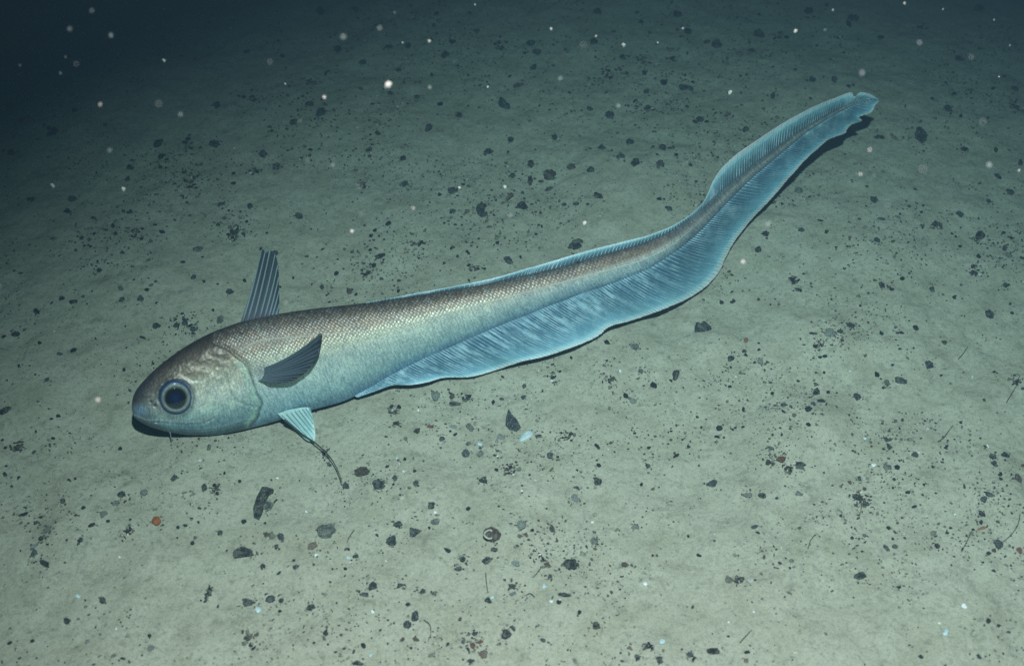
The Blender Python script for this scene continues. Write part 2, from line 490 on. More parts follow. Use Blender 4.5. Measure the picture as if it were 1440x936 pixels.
NF, NB = 130, 44                                   # rows on the near flank, rows on the far flank
def clusterv(n): return .5 - .5 * np.cos(np.linspace(0, np.pi, n))
vf = .55 * clusterv(NF) + .45 * np.linspace(0, 1, NF); vb = clusterv(NB)[1:-1][::-1]
VA = np.r_[vf, vb]; SIDE = np.r_[np.ones(NF), -np.ones(NB - 2)]
K = np.arange(NS)[:, None] + 0 * VA[None].astype(int)
V = VA[None] + 0 * sl[:, None]
PX = U[:, :1] * (1 - V) + L[:, :1] * V; PY = U[:, 1:] * (1 - V) + L[:, 1:] * V
HB = hb(K, V) * np.where(SIDE > 0, 1.0, -.80 + .30 * smooth(.45, 1, VA))[None]
edge = np.clip(np.minimum(V, 1 - V) / .05, 0, 1)
HB = HB + np.where(SIDE[None] > 0, body_detail(PX, PY) * edge * np.clip(sl[:, None] / 8, 0, 1), 0)
BODY = P3(PX, PY, HB)

def lut(v, stops):
    x = [a for a, b in stops]; c = lin(np.array([b for a, b in stops]))
    return np.stack([np.interp(v, x, c[:, i]) for i in range(3)], -1)
PXv, PYv = PX, PY
c_body = lut(V, [(0, (58, 56, 54)), (.07, (86, 78, 70)), (.2, (120, 108, 95)), (.30, (140, 132, 116)), (.40, (172, 180, 162)), (.55, (176, 194, 184)),
                 (.72, (164, 190, 188)), (.88, (136, 174, 182)), (1, (84, 124, 152))])
c_rear = lut(V, [(0, (70, 84, 90)), (.14, (106, 98, 90)), (.34, (138, 124, 112)), (.48, (172, 172, 164)), (.62, (168, 186, 186)), (.85, (148, 178, 188)), (1, (90, 124, 144))])
c_tail = lut(V, [(0, (84, 108, 120)), (.3, (120, 130, 134)), (.5, (158, 162, 160)), (.8, (128, 142, 150)), (1, (80, 108, 124))])
c_head = lut(V, [(0, (54, 50, 48)), (.08, (74, 66, 58)), (.20, (98, 90, 76)), (.31, (128, 122, 104)), (.42, (168, 172, 154)), (.58, (188, 196, 182)), (.72, (164, 186, 176)),
                 (.84, (116, 148, 152)), (.95, (84, 116, 126)), (1, (52, 76, 90))])
w1 = smooth(600, 820, PX)[..., None]; w2 = smooth(900, 985, PX)[..., None]
dO, sO = polydist(PX, PY, OPER)
hw = np.where(PX < 300, 1.0, smooth(-4, 2, np.where(sO > 0, 1, -1) * dO))
hw = (hw * smooth(380, 366, PX))[..., None]
CC = c_body * (1 - w1) + c_rear * w1
CC = CC * (1 - w2) + c_tail * w2
CC = CC * (1 - hw) + c_head * hw
sn = smooth(245, 192, PX)[..., None] * .85
CC = CC * (1 - sn) + lin((62, 66, 74)) * sn
# pale rim of the gill cover, dark slit behind it with its lower shadow painted in, pale jaw edges, bluish throat
def blend(c, w, rgb):
    w = np.clip(w, 0, 1)[..., None]; return c * (1 - w) + lin(rgb) * w
ins = np.where(sO > 0, 1.0, -1.0) * dO
low = smooth(500, 520, PY)
CC = blend(CC, .75 * low * np.exp(-((ins - 4) / 4.0) ** 2), (150, 186, 170))
CC = blend(CC, (.35 + .4 * low) * np.exp(-((ins + 2.2) / 1.6) ** 2), (52, 66, 80))
dd, ss = polydist(PX, PY, JAW); CC = blend(CC, .7 * np.exp(-((dd * ss + 2.5) / 1.6) ** 2), (170, 186, 178)); CC = blend(CC, .35 * np.exp(-(dd / 1.5) ** 2), (60, 78, 88))
dd, ss = polydist(PX, PY, JAW2); CC = blend(CC, .6 * np.exp(-((dd * ss + 2) / 1.2) ** 2) * smooth(215, 250, PX), (150, 180, 186))
dd, ss = polydist(PX, PY, PREOP); CC = blend(CC, .4 * np.exp(-(dd / 1.7) ** 2), (96, 124, 122))
r = np.hypot(PX - EYE[0], PY - EYE[1]); CC = blend(CC, .6 * np.exp(-((r - 25) / 3.5) ** 2), (30, 44, 66))
for (nx, ny, rr) in ((212.5, 564.5, 2.2), (218, 569.5, 3.0)):
    CC = blend(CC, .9 * np.exp(-(((PX - nx) ** 2 + (PY - ny) ** 2) / rr ** 2)), (22, 24, 28))
for (nx, ny, rr) in ((222, 567, 2.2), (216, 575, 2.2), (209, 561, 1.6)):
    CC = blend(CC, .8 * np.exp(-(((PX - nx) ** 2 + (PY - ny) ** 2) / rr ** 2)), (176, 170, 160))
CC = blend(CC, .8 * np.exp(-(((PX - 197) / 9) ** 2 + ((PY - 578) / 8) ** 2)), (110, 150, 178))
CC = blend(CC, .55 * np.exp(-(((PX - 368) / 14) ** 2 + ((PY - 521) / 10) ** 2)), (84, 84, 98))
lum = CC @ np.array([.3, .5, .2])
CC = (CC * .93 + lum[..., None] * .07) * (np.array([1.07, 1.0, .97]) * (1 - smooth(.3, .8, V))[..., None] + np.array([1.02, 1.0, 1.02]) * smooth(.3, .8, V)[..., None]) * (1.0 + .20 * smooth(.32, .55, V))[..., None]
SCA = (1 - hw[..., 0] * .95) * np.interp(V, [0, .05, .12, .32, .42, .7, 1], [.2, .8, 1, .95, .5, .16, .05]) * (1 - smooth(780, 960, PX) * .75)
cols = np.concatenate([CC, SCA[..., None]], -1).reshape(-1, 4)
hgt = np.linalg.norm(U - L, axis=1)
uvb = np.stack([sl[:, None] + 0 * V, V * hgt[:, None]], -1).reshape(-1, 2)
NV = len(VA)
vb3 = BODY.reshape(-1, 3)
fb = grid_faces(NS, NV, wrap=True, flip=True).tolist()
fb.append(list(range((NS - 1) * NV, NS * NV)))

FO = np.array([M(np.array(400.), np.array(520.))[0], M(np.array(400.), np.array(520.))[1], 0.012])
fish = bpy.data.objects.new('fish', None); COL.objects.link(fish); fish.location = FO
fish.empty_display_size = .05
tag(fish, 'long silvery fish with brown back and blue ribbon tail gliding just above the seabed', 'fish')
fbody = mesh_obj('body', vb3, fb, M_SKIN, fish, True, cols, uvb, FO)

# lookup from photo point to station and height, for things that sit on the flank
def flank_h(px, py):
    px = np.atleast_1d(np.asarray(px, float)); py = np.atleast_1d(np.asarray(py, float))
    out = np.zeros(px.shape)
    D = L - U; DD = (D ** 2).sum(1)
    for i in range(px.size):
        wv = np.stack([px.flat[i] - U[:, 0], py.flat[i] - U[:, 1]], -1)
        v = (wv * D).sum(1) / DD
        e = np.abs(wv[:, 0] * D[:, 1] - wv[:, 1] * D[:, 0]) / np.sqrt(DD) + 1000 * ((v < 0) | (v > 1))
        k = int(np.argmin(e)); out.flat[i] = hb(np.array(k), np.clip(v[k], 0, 1))
    return out

def tube(path, rad, n=5):
    path = np.asarray(path, float); rad = np.broadcast_to(rad, len(path))
    t = np.gradient(path, axis=0); t /= np.linalg.norm(t, axis=1, keepdims=True) + 1e-12
    a = np.cross(t, np.array([.31, .22, .92])); a /= np.linalg.norm(a, axis=1, keepdims=True) + 1e-12
    b = np.cross(t, a)
    ang = np.linspace(0, 2 * np.pi, n, endpoint=False)
    v = path[:, None] + rad[:, None, None] * (np.cos(ang)[None, :, None] * a[:, None] + np.sin(ang)[None, :, None] * b[:, None])
    f = grid_faces(len(path), n, wrap=True).tolist()
    f += [list(range(n))[::-1], list(range((len(path) - 1) * n, len(path) * n))]
    return v.reshape(-1, 3), f

# lateral line: a fine raised pale thread on the flank
LAT = catmull([(334, 497), (344, 489), (356, 482), (372, 477.5), (429, 473), (480, 468), (520, 465), (562, 459.5), (605, 447), (655, 433.5),
               (728, 414), (801, 394), (845, 383), (900, 367), (940, 348), (975, 320)], 240)
lp = P3(LAT[:, 0], LAT[:, 1] + .35 * np.sin(np.arange(240) * 1.1), flank_h(LAT[:, 0], LAT[:, 1]) + .00035)
v, f = tube(lp, .00055 * np.interp(LAT[:, 0], [334, 400, 900, 975], [.8, 1, .8, .3]), 5)
mesh_obj('lateral_line', v, f, mat_plain('lateral_line_pale', (.56, .58, .50), .5, noise=False), fish, origin=FO)

# eye
def eye_disc(name, cx, cy, r0, r1, base, k, lift, colf, mat, parent):
    nr, na = 14, 64
    rr = np.linspace(r0, r1, nr)[:, None]; an = np.linspace(0, 2 * np.pi, na, endpoint=False)[None]
    x = cx + rr * np.cos(an); y = cy + rr * np.sin(an) * .985
    R = EYE[2]
    h = flank_h(cx + 0 * x, cy + 0 * y).reshape(x.shape) * 0 + base + .00006 * (x - cx) + .00003 * (cy - y) + k * np.sqrt(np.clip(1.06 - ((x - EYE[0]) ** 2 + (y - EYE[1]) ** 2) / R ** 2, 0, 2)) + lift
    fall = smooth(R * .86, R, np.hypot(x - EYE[0], y - EYE[1])); h = h - .0025 * fall
    p = P3(x, y, h).reshape(-1, 3)
    col = colf(rr + 0 * an, an + 0 * rr).reshape(-1, 3)
    f = grid_faces(nr, na, wrap=True, flip=False).tolist()
    if r0 > 0:
        ring = np.stack([x[0], y[0]], -1); q = P3(x[0], y[0], h[0] - .002)
        p = np.r_[p, q]; col = np.r_[col, col[:na]]
        f += [[j, nr * na + j, nr * na + (j + 1) % na, (j + 1) % na][::-1] for j in range(na)]
    ring2 = P3(x[-1], y[-1], h[-1] - .003); b0 = len(p)
    p = np.r_[p, ring2]; col = np.r_[col, col[(nr - 1) * na:nr * na]]
    f += [[(nr - 1) * na + j, (nr - 1) * na + (j + 1) % na, b0 + (j + 1) % na, b0 + j] for j in range(na)]
    return mesh_obj(name, p, f, mat, parent, True, col, None, FO)

def mat_eye(name, rough, spec):
    s = NT(name); a = s.n('ShaderNodeAttribute', attribute_name='Col')
    n = s.noise(s.n('ShaderNodeTexCoord').outputs['Object'], 420, 3, .6)
    c = s.mix(1.0, a.outputs['Color'], s.ramp(n, [(.3, .75), (.7, 1.2)]), 'MULTIPLY')
    return s.done(s.bsdf(c, rough, None, spec))
eh = float(flank_h(EYE[0], EYE[1])[0])
def col_ball(r, a): return lut(r, [(0, (20, 30, 60)), (19, (30, 50, 96)), (22, (52, 84, 140)), (24, (28, 44, 84)), (25, (16, 22, 36))])
def col_iris(r, a):
    c = lut(r, [(12, (40, 38, 30)), (15.0, (74, 72, 56)), (16.6, (104, 110, 98)), (18.6, (132, 144, 140)), (20.0, (84, 106, 118)), (21.6, (34, 50, 78))])
    return c * (1.0 + .25 * (np.sin(-a) ** 2))[..., None]
def col_pup(r, a): return lut(r, [(0, (24, 38, 74)), (6, (16, 25, 54)), (10, (12, 17, 34)), (12, (16, 18, 24)), (16, (44, 44, 38))])
eye = eye_disc('eye', EYE[0], EYE[1], 0.0, 25.0, eh, .0042, -.0008, col_ball, mat_eye('eyeball_rim', .22, .6), fish)
eye_disc('iris', EYE[0] - .3, EYE[1] + .3, 13.0, 22.0, eh, .0042, -.0001, col_iris, mat_eye('iris_silver', .35, .5), eye)
eye_disc('pupil', EYE[0] - .5, EYE[1] + 1.2, 0.0, 15.0, eh, .0042, .0004, col_pup, mat_eye('pupil_navy', .16, .5), eye)
def mat_cornea():
    s = NT('cornea_clear'); t = s.n('ShaderNodeBsdfTransparent'); g = s.n('ShaderNodeBsdfGlossy'); g.inputs['Roughness'].default_value = .10
    m = s.n('ShaderNodeMixShader'); m.inputs[0].default_value = .05; s.l(t.outputs[0], m.inputs[1]); s.l(g.outputs[0], m.inputs[2])
    return s.done(m.outputs[0])
eye_disc('cornea', EYE[0], EYE[1], 0.0, 23.0, eh, .0058, .0002, col_ball, mat_cornea(), eye)
eye['label'] = 'large round eye with navy pupil and silver ring'

# fins: a thin closed membrane between a base line and an outer edge, with rays
def fin(name, base, outer, nu, nv, colf, hfun, mat, raymat=None, nray=0, rayrad=.0004, single=False, rag=0.0, curve=0.0, parent=None, uvper=1.0, thick=.0004, raylen=(0.0, .97), seed=1, linear=False, lean=0, bowfade=0.0):
    if linear:
        q = np.linspace(0, len(base) - 1, nu); idx = np.arange(len(base))
        B = np.stack([np.interp(q, idx, [b[i] for b in base]) for i in (0, 1)], -1)
        E = np.stack([np.interp(q, idx, [b[i] for b in outer]) for i in (0, 1)], -1)
    else:
        BE = catmull([tuple(b) + tuple(e) for b, e in zip(base, outer)], nu); B, E = BE[:, :2], BE[:, 2:]
        if lean:                                   # rays sweep back at a set angle to the base line
            Bd, Ed = B, E
            tg = np.gradient(Bd, axis=0); tg = np.stack([np.convolve(np.pad(tg[:, i], 40, mode='edge'), np.ones(81) / 81, 'valid') for i in (0, 1)], -1)
            a0 = np.arctan2(tg[:, 1], tg[:, 0]) + math.radians(lean)
            dx, dy = np.cos(a0), np.sin(a0)
            arc = np.r_[0, np.cumsum(np.linalg.norm(np.diff(Ed, axis=0), axis=1))]
            tgt = np.zeros(nu)
            for i in range(nu):
                qx = Ed[:, 0] - Bd[i, 0]; qy = Ed[:, 1] - Bd[i, 1]
                cr = np.abs(qx * dy[i] - qy * dx[i]) + 1e3 * ((qx * dx[i] + qy * dy[i]) < 0)
                lo = max(0, i - 160); cr[:lo] = 1e6; cr[i + 260:] = 1e6
                tgt[i] = arc[int(np.argmin(cr))]
            tgt = np.maximum.accumulate(tgt)
            tgt = np.convolve(np.pad(tgt, 12, mode='edge'), np.hanning(25) / np.hanning(25).sum(), 'valid')
            w0 = smooth(0, 30, np.arange(nu)); w9 = smooth(nu - 40, nu - 1, np.arange(nu))
            tgt = np.maximum.accumulate((tgt * w0) * (1 - w9) + arc[-1] * w9)
            E = np.stack([np.interp(tgt, arc, Ed[:, i]) for i in (0, 1)], -1)
    u = np.r_[0, np.cumsum(np.linalg.norm(np.diff((B + E) / 2, axis=0), axis=1))]
    if rag:
        j = rag * fbm(u / 5.0, 0 * u, seed, 3) + .5 * rag * RNG.uniform(-1, 1, nu)
        dE = (E - B) / (np.linalg.norm(E - B, axis=1, keepdims=True) + 1e-6)
        E = E + dE * j[:, None]
    t = np.linspace(0, 1, nv) ** .9
    nrm = np.stack([-(E - B)[:, 1], (E - B)[:, 0]], -1)
    bow = curve * np.sin(np.pi * t)
    fade = (1 - bowfade * np.linspace(0, 1, nu))
    pts = B[:, None] * (1 - t)[None, :, None] + E[:, None] * t[None, :, None] + nrm[:, None] * (bow[None, :] * fade[:, None])[..., None]
    x, y = pts[..., 0], pts[..., 1]
    T = t[None] + 0 * u[:, None]; UU = u[:, None] + 0 * T
    h = hfun(UU, T, x, y)
    th = thick * (1 - .6 * T)
    front = P3(x, y, h + th).reshape(-1, 3); back = P3(x, y, h - th).reshape(-1, 3)
    c = colf(UU, T, x, y).reshape(-1, 4)
    n = nu * nv
    f = grid_faces(nu, nv, 0, True).tolist() + grid_faces(nu, nv, n).tolist()
    rim = [i * nv + nv - 1 for i in range(nu)]
    f += [[rim[i], rim[i + 1], rim[i + 1] + n, rim[i] + n] for i in range(nu - 1)]
    for s in (0, (nu - 1) * nv): f += [[s + j, s + j + 1, s + j + 1 + n, s + j + n] for j in range(nv - 1)]
    uv = np.stack([UU * uvper, T], -1).reshape(-1, 2)
    o = mesh_obj(name, np.r_[front, back], f, mat, parent or fish, True, np.r_[c, c], np.r_[uv, uv], FO)
    if nray:
        allv, allf = [], []
        for r_ in range(nray):
            q = (r_ + .5) / nray * (nu - 1); i0 = int(q); w = q - i0
            js = np.linspace(int(raylen[0] * (nv - 1)), int(raylen[1] * (nv - 1)), 9).astype(int)
            xx = x[i0, js] * (1 - w) + x[min(i0 + 1, nu - 1), js] * w; yy = y[i0, js] * (1 - w) + y[min(i0 + 1, nu - 1), js] * w
            hh = h[i0, js] * (1 - w) + h[min(i0 + 1, nu - 1), js] * w
            tv, tf = tube(P3(xx, yy, hh + th[0, js] + rayrad * .2), rayrad * np.linspace(1.1, .45, len(js)), 5 if single else 4)
            if single: mesh_obj('fin_ray', tv, tf, raymat, o, True, origin=FO)
            else:
                allf += [[a + sum(map(len, allv)) for a in ff] for ff in tf]; allv.append(tv)
        if not single:
            tag(mesh_obj('fin_rays', np.concatenate(allv), allf, raymat, o, True, origin=FO), kind='stuff')
    return o

def fin_col(stops, alpha, endf=None):
    def g(UU, T, x, y):
        c = np.clip(lut(T, stops) * (1.22 + .40 * smooth(940, 1060, x))[..., None], 0, .92)
        w = (smooth(610, 500, x) * smooth(460, 490, x) * smooth(430, 470, y) * .8)[..., None]; c = c * (1 - w) + lin((112, 152, 168)) * w
        a = alpha(UU, T, x, y)
        return np.concatenate([c, (a + 0 * T)[..., None]], -1)
    return g

# anal fin, running under the body to the tail tip
AB = [(498, 556.5), (512, 549), (528, 540), (550, 527), (575, 514), (600, 502), (630, 489), (670, 471.5), (712, 454), (740, 443), (767, 432), (795, 421.5),
      (810, 415.5), (822, 411), (850, 402), (880, 391), (915, 376), (955, 350), (975, 334), (992, 318), (1008, 301), (1022, 286), (1053, 255),
      (1075, 236), (1100, 215), (1115, 202.5), (1131, 189), (1140, 183), (1150, 177), (1155, 173), (1166, 166), (1174, 161.5), (1180, 158.5), (1187, 155), (1202, 147), (1229, 139.5)]
AE = [(503, 558.5), (526, 550.5), (552, 541.5), (577, 541), (602, 537), (624, 531), (660, 530), (692, 522), (735, 508), (765, 501.5), (800, 490), (830, 478),
      (843, 471), (856, 460), (885, 451.5), (922, 439), (965, 421), (995, 401), (1012, 381), (1020, 363), (1034, 338), (1055, 311), (1085, 279),
      (1110, 250), (1135, 222.5), (1150, 209.5), (1167, 195.5), (1189, 187), (1191, 182), (1197, 176), (1212, 169.5), (1208, 165), (1212, 163), (1226, 157.5), (1230, 150), (1237, 141)]
ca = fin_col([(0, (110, 138, 150)), (.10, (70, 102, 122)), (.45, (78, 116, 134)), (.66, (94, 140, 158)), (.84, (122, 172, 188)), (.95, (196, 230, 234)), (1, (232, 250, 250))],
             lambda UU, T, x, y: np.interp(T, [0, .1, .5, .8, 1], [.3, 1, .9, .5, .2]) * (.35 + .65 * smooth(980, 840, x)))
fin('anal_fin', AB, AE, 760, 34, ca, lambda UU, T, x, y: T * (.0045 * np.sin(UU / 34.0) * smooth(500, 640, x) + .0018 * np.sin(UU / 11.0 + 1)) + .00022 * np.sin(UU * 2 * np.pi / 4.2) * T ** .5,
    M_FIN, M_RAY, 215, .0004, rag=.6, curve=.03, lean=50)
# long low second dorsal fin
DB = [(512, 426.5), (540, 422.5), (600, 413), (684, 399), (742, 386), (748, 384.8), (801, 372), (858, 355), (901, 343), (942, 325), (968, 308), (980, 299), (990, 290), (999, 282), (1006, 276), (1018, 266), (1045, 243),
      (1070, 223), (1094, 205), (1127, 182), (1148, 170), (1163, 161), (1185, 150.8), (1189, 149), (1192, 147.6), (1198, 145), (1212, 141), (1229, 138)]
DE = [(522, 424), (546, 419.5), (606, 408.5), (694, 391), (741, 377.5), (752, 374.5), (814, 356), (873, 340.5), (914, 330), (952, 314), (974, 299), (984, 290), (991, 281), (997, 268), (1002, 256), (1013, 239), (1036, 217),
      (1066, 196), (1098, 175), (1138, 153), (1158, 144), (1172, 138.5), (1198, 130), (1200, 134.5), (1203, 135.5), (1208, 130.5), (1222, 132), (1237, 140.5)]
cd = fin_col([(0, (72, 86, 92)), (.3, (78, 104, 112)), (.6, (108, 152, 162)), (.8, (170, 214, 220)), (1, (230, 248, 248))], lambda UU, T, x, y: .25 * smooth(1000, 1060, x) + .25 * T)
fin('second_dorsal_fin', DB, DE, 620, 22, cd, lambda UU, T, x, y: T * .0012 * np.sin(UU / 15.0) + .0002 * np.sin(UU * 2 * np.pi / 4.2) * T, M_FIN, M_RAY, 180, .00036, rag=.4, curve=-.03, lean=-46)
# tall first dorsal fin
FB = [(338, 454), (344, 453), (350, 451.6), (357, 450), (364, 448.6), (371, 447.2), (378, 445.8), (384, 444.6), (391, 443)]
FE = [(366, 364), (369.5, 350), (375, 355), (380, 351), (386, 356), (390.5, 369), (392, 390), (392.5, 414), (392.5, 437)]
cf = fin_col([(0, (84, 88, 98)), (.25, (66, 76, 84)), (.7, (50, 62, 68)), (1, (44, 58, 62))], lambda UU, T, x, y: .2)
fin('first_dorsal_fin', FB, FE, 90, 40, cf, lambda UU, T, x, y: .0008 * np.sin(UU * .9) * T, M_FINDARK, M_RAYGREY, 8, .00100, single=True, rag=1.6, curve=.008, raylen=(0, 1))
# pectoral fin, held out from the flank
PB = [(360, 521), (360.5, 523), (361, 525), (361.5, 527), (362, 528.8), (362, 530.6), (362, 532.4), (361.8, 534), (361.5, 535.5)]
PE = [(450, 468.5), (453, 470), (451, 486), (448, 499), (441, 512), (430, 523.5), (415, 533.5), (398, 538.5), (378, 537.5)]
def cp(UU, T, x, y):
    c = lut(T, [(0, (104, 98, 106)), (.15, (72, 80, 90)), (.45, (54, 70, 80)), (.75, (46, 60, 70)), (.95, (38, 46, 54)), (1, (34, 38, 44))])
    w = smooth(.55, .95, UU / UU.max())[..., None] * .75
    c = c * (1 - w) + lin((62, 56, 58)) * w
    return np.concatenate([c, .3 + 0 * T[..., None]], -1)
bh = float(flank_h(372, 527)[0])
def hp(UU, T, x, y):
    return bh + .0005 + .011 * T ** 1.3 - .004 * (1 - T) ** 6 + .0009 * np.sin(UU * .42) * T
fin('pectoral_fin', PB, PE, 90, 34, cp, hp, M_FINDARK, M_RAYDARK, 15, .0006, single=True, curve=.055, parent=fish, raylen=(.05, .97), bowfade=1.2)
# pelvic fin with its trailing filament
VB = [(390, 581.5), (398, 578.5), (406, 576), (414, 574.5), (422, 573), (430, 572.5), (436, 573)]
VE = [(429, 617), (437, 620.5), (442.5, 620.5), (443.5, 611), (442, 600), (440, 588), (437.5, 577)]
cv = fin_col([(0, (176, 206, 200)), (.4, (158, 194, 192)), (.8, (172, 208, 204)), (1, (206, 228, 220))], lambda UU, T, x, y: .4)
ph = float(flank_h(412, 568)[0])
def hpel(UU, T, x, y):
    h = ph * .8 + .004 * T + .0007 * np.sin(UU * .55) * T
    m = M(x, y); g, _ = on_ground(x, y)
    return np.maximum(h, np.linalg.norm(O - m, axis=-1) - np.linalg.norm(O - g, axis=-1) + .008 + .0005 * np.sin(UU * .55))
pv = fin('pelvic_fin', VB, VE, 60, 30, cv, hpel, M_FIN, mat_plain('pelvic_ray', (.15, .25, .26), .5, noise=False), 8, .00055, single=True, rag=.6, raylen=(.1, .96))
FIL = catmull([(400, 590), (415, 602), (428, 612.5), (440, 620), (453, 631), (464, 642.5), (472, 655), (478, 669), (480.5, 678)], 40)
gp, _l = on_ground(FIL[:, 0], FIL[:, 1]); top = P3(FIL[:, 0], FIL[:, 1], np.full(40, ph * .8 + .004))
dg = np.linalg.norm(O - gp, axis=1); dt = np.linalg.norm(O - top, axis=1); want = np.interp(np.arange(40), [0, 16, 39], [0, .0, 1])
dist = np.minimum(dt * (1 - want) + (dg - .009) * want, dg - .012)
v, f = tube(O + (gp - O) / dg[:, None] * dist[:, None], np.linspace(.0010, .0004, 40), 6)
mesh_obj('fin_filament', v, f, mat_plain('filament_dark', (.045, .05, .05), .6, noise=False), pv, origin=FO)
# chin barbel
BAR = catmull([(237.5, 604), (239.5, 609), (240, 613), (241.2, 617.5)], 14)
v, f = tube(P3(BAR[:, 0], BAR[:, 1], np.full(14, .004)), np.linspace(.0007, .0003, 14), 6)
mesh_obj('chin_barbel', v, f, mat_plain('barbel_grey', (.16, .22, .23), .6, noise=False), fish, origin=FO)

# ------------------------------------------------------------------ stones, shell bits and grit on the seabed
def make_rock(i, angular):
    rng = random.Random(i * 7 + 3)
    bm = bmesh.new(); bmesh.ops.create_icosphere(bm, subdivisions=3, radius=1.0)
    planes = []
    for k in range(angular):
        n = Vector((rng.gauss(0, 1), rng.gauss(0, 1), rng.gauss(0, .8))).normalized(); planes.append((n, rng.uniform(.50, .82)))
    off = rng.uniform(0, 50)
    for v in bm.verts:
        p = v.co.copy()
        for n, d in planes:
            k = p.dot(n)
            if k > d: p -= n * (k - d) * .93
        q = np.array([p.x, p.y, p.z])
        nz = float(fbm(np.array(q[0] * 1.5 + off), np.array(q[1] * 1.5 + q[2] * 1.3 + off), i, 3)) * .62
        nz += float(vnoise(np.array(q[0] * 6 + q[2] * 4 + off), np.array(q[1] * 6 - q[2] * 3), i + 90)) * .24
        v.co = p * (1 + nz)
    me = bpy.data.meshes.new('pebble')
    # bring to unit extents
    for ax_ in range(3):
        lo = min(v.co[ax_] for v in bm.verts); hi = max(v.co[ax_] for v in bm.verts)
        for v in bm.verts: v.co[ax_] = (v.co[ax_] - (lo + hi) / 2) / (hi - lo)
    for f in bm.faces: f.smooth = True
    bm.to_mesh(me); bm.free()
    return me
ROCKS = [make_rock(i, (0, 3, 5, 7)[i % 4]) for i in range(14)]
_rc = {}
def rock_mesh(i, mat):
    key = (i, mat.name)
    if key not in _rc:
        me = ROCKS[i].copy(); me.name = 'pebble'; me.materials.append(mat); _rc[key] = me
    return _rc[key]

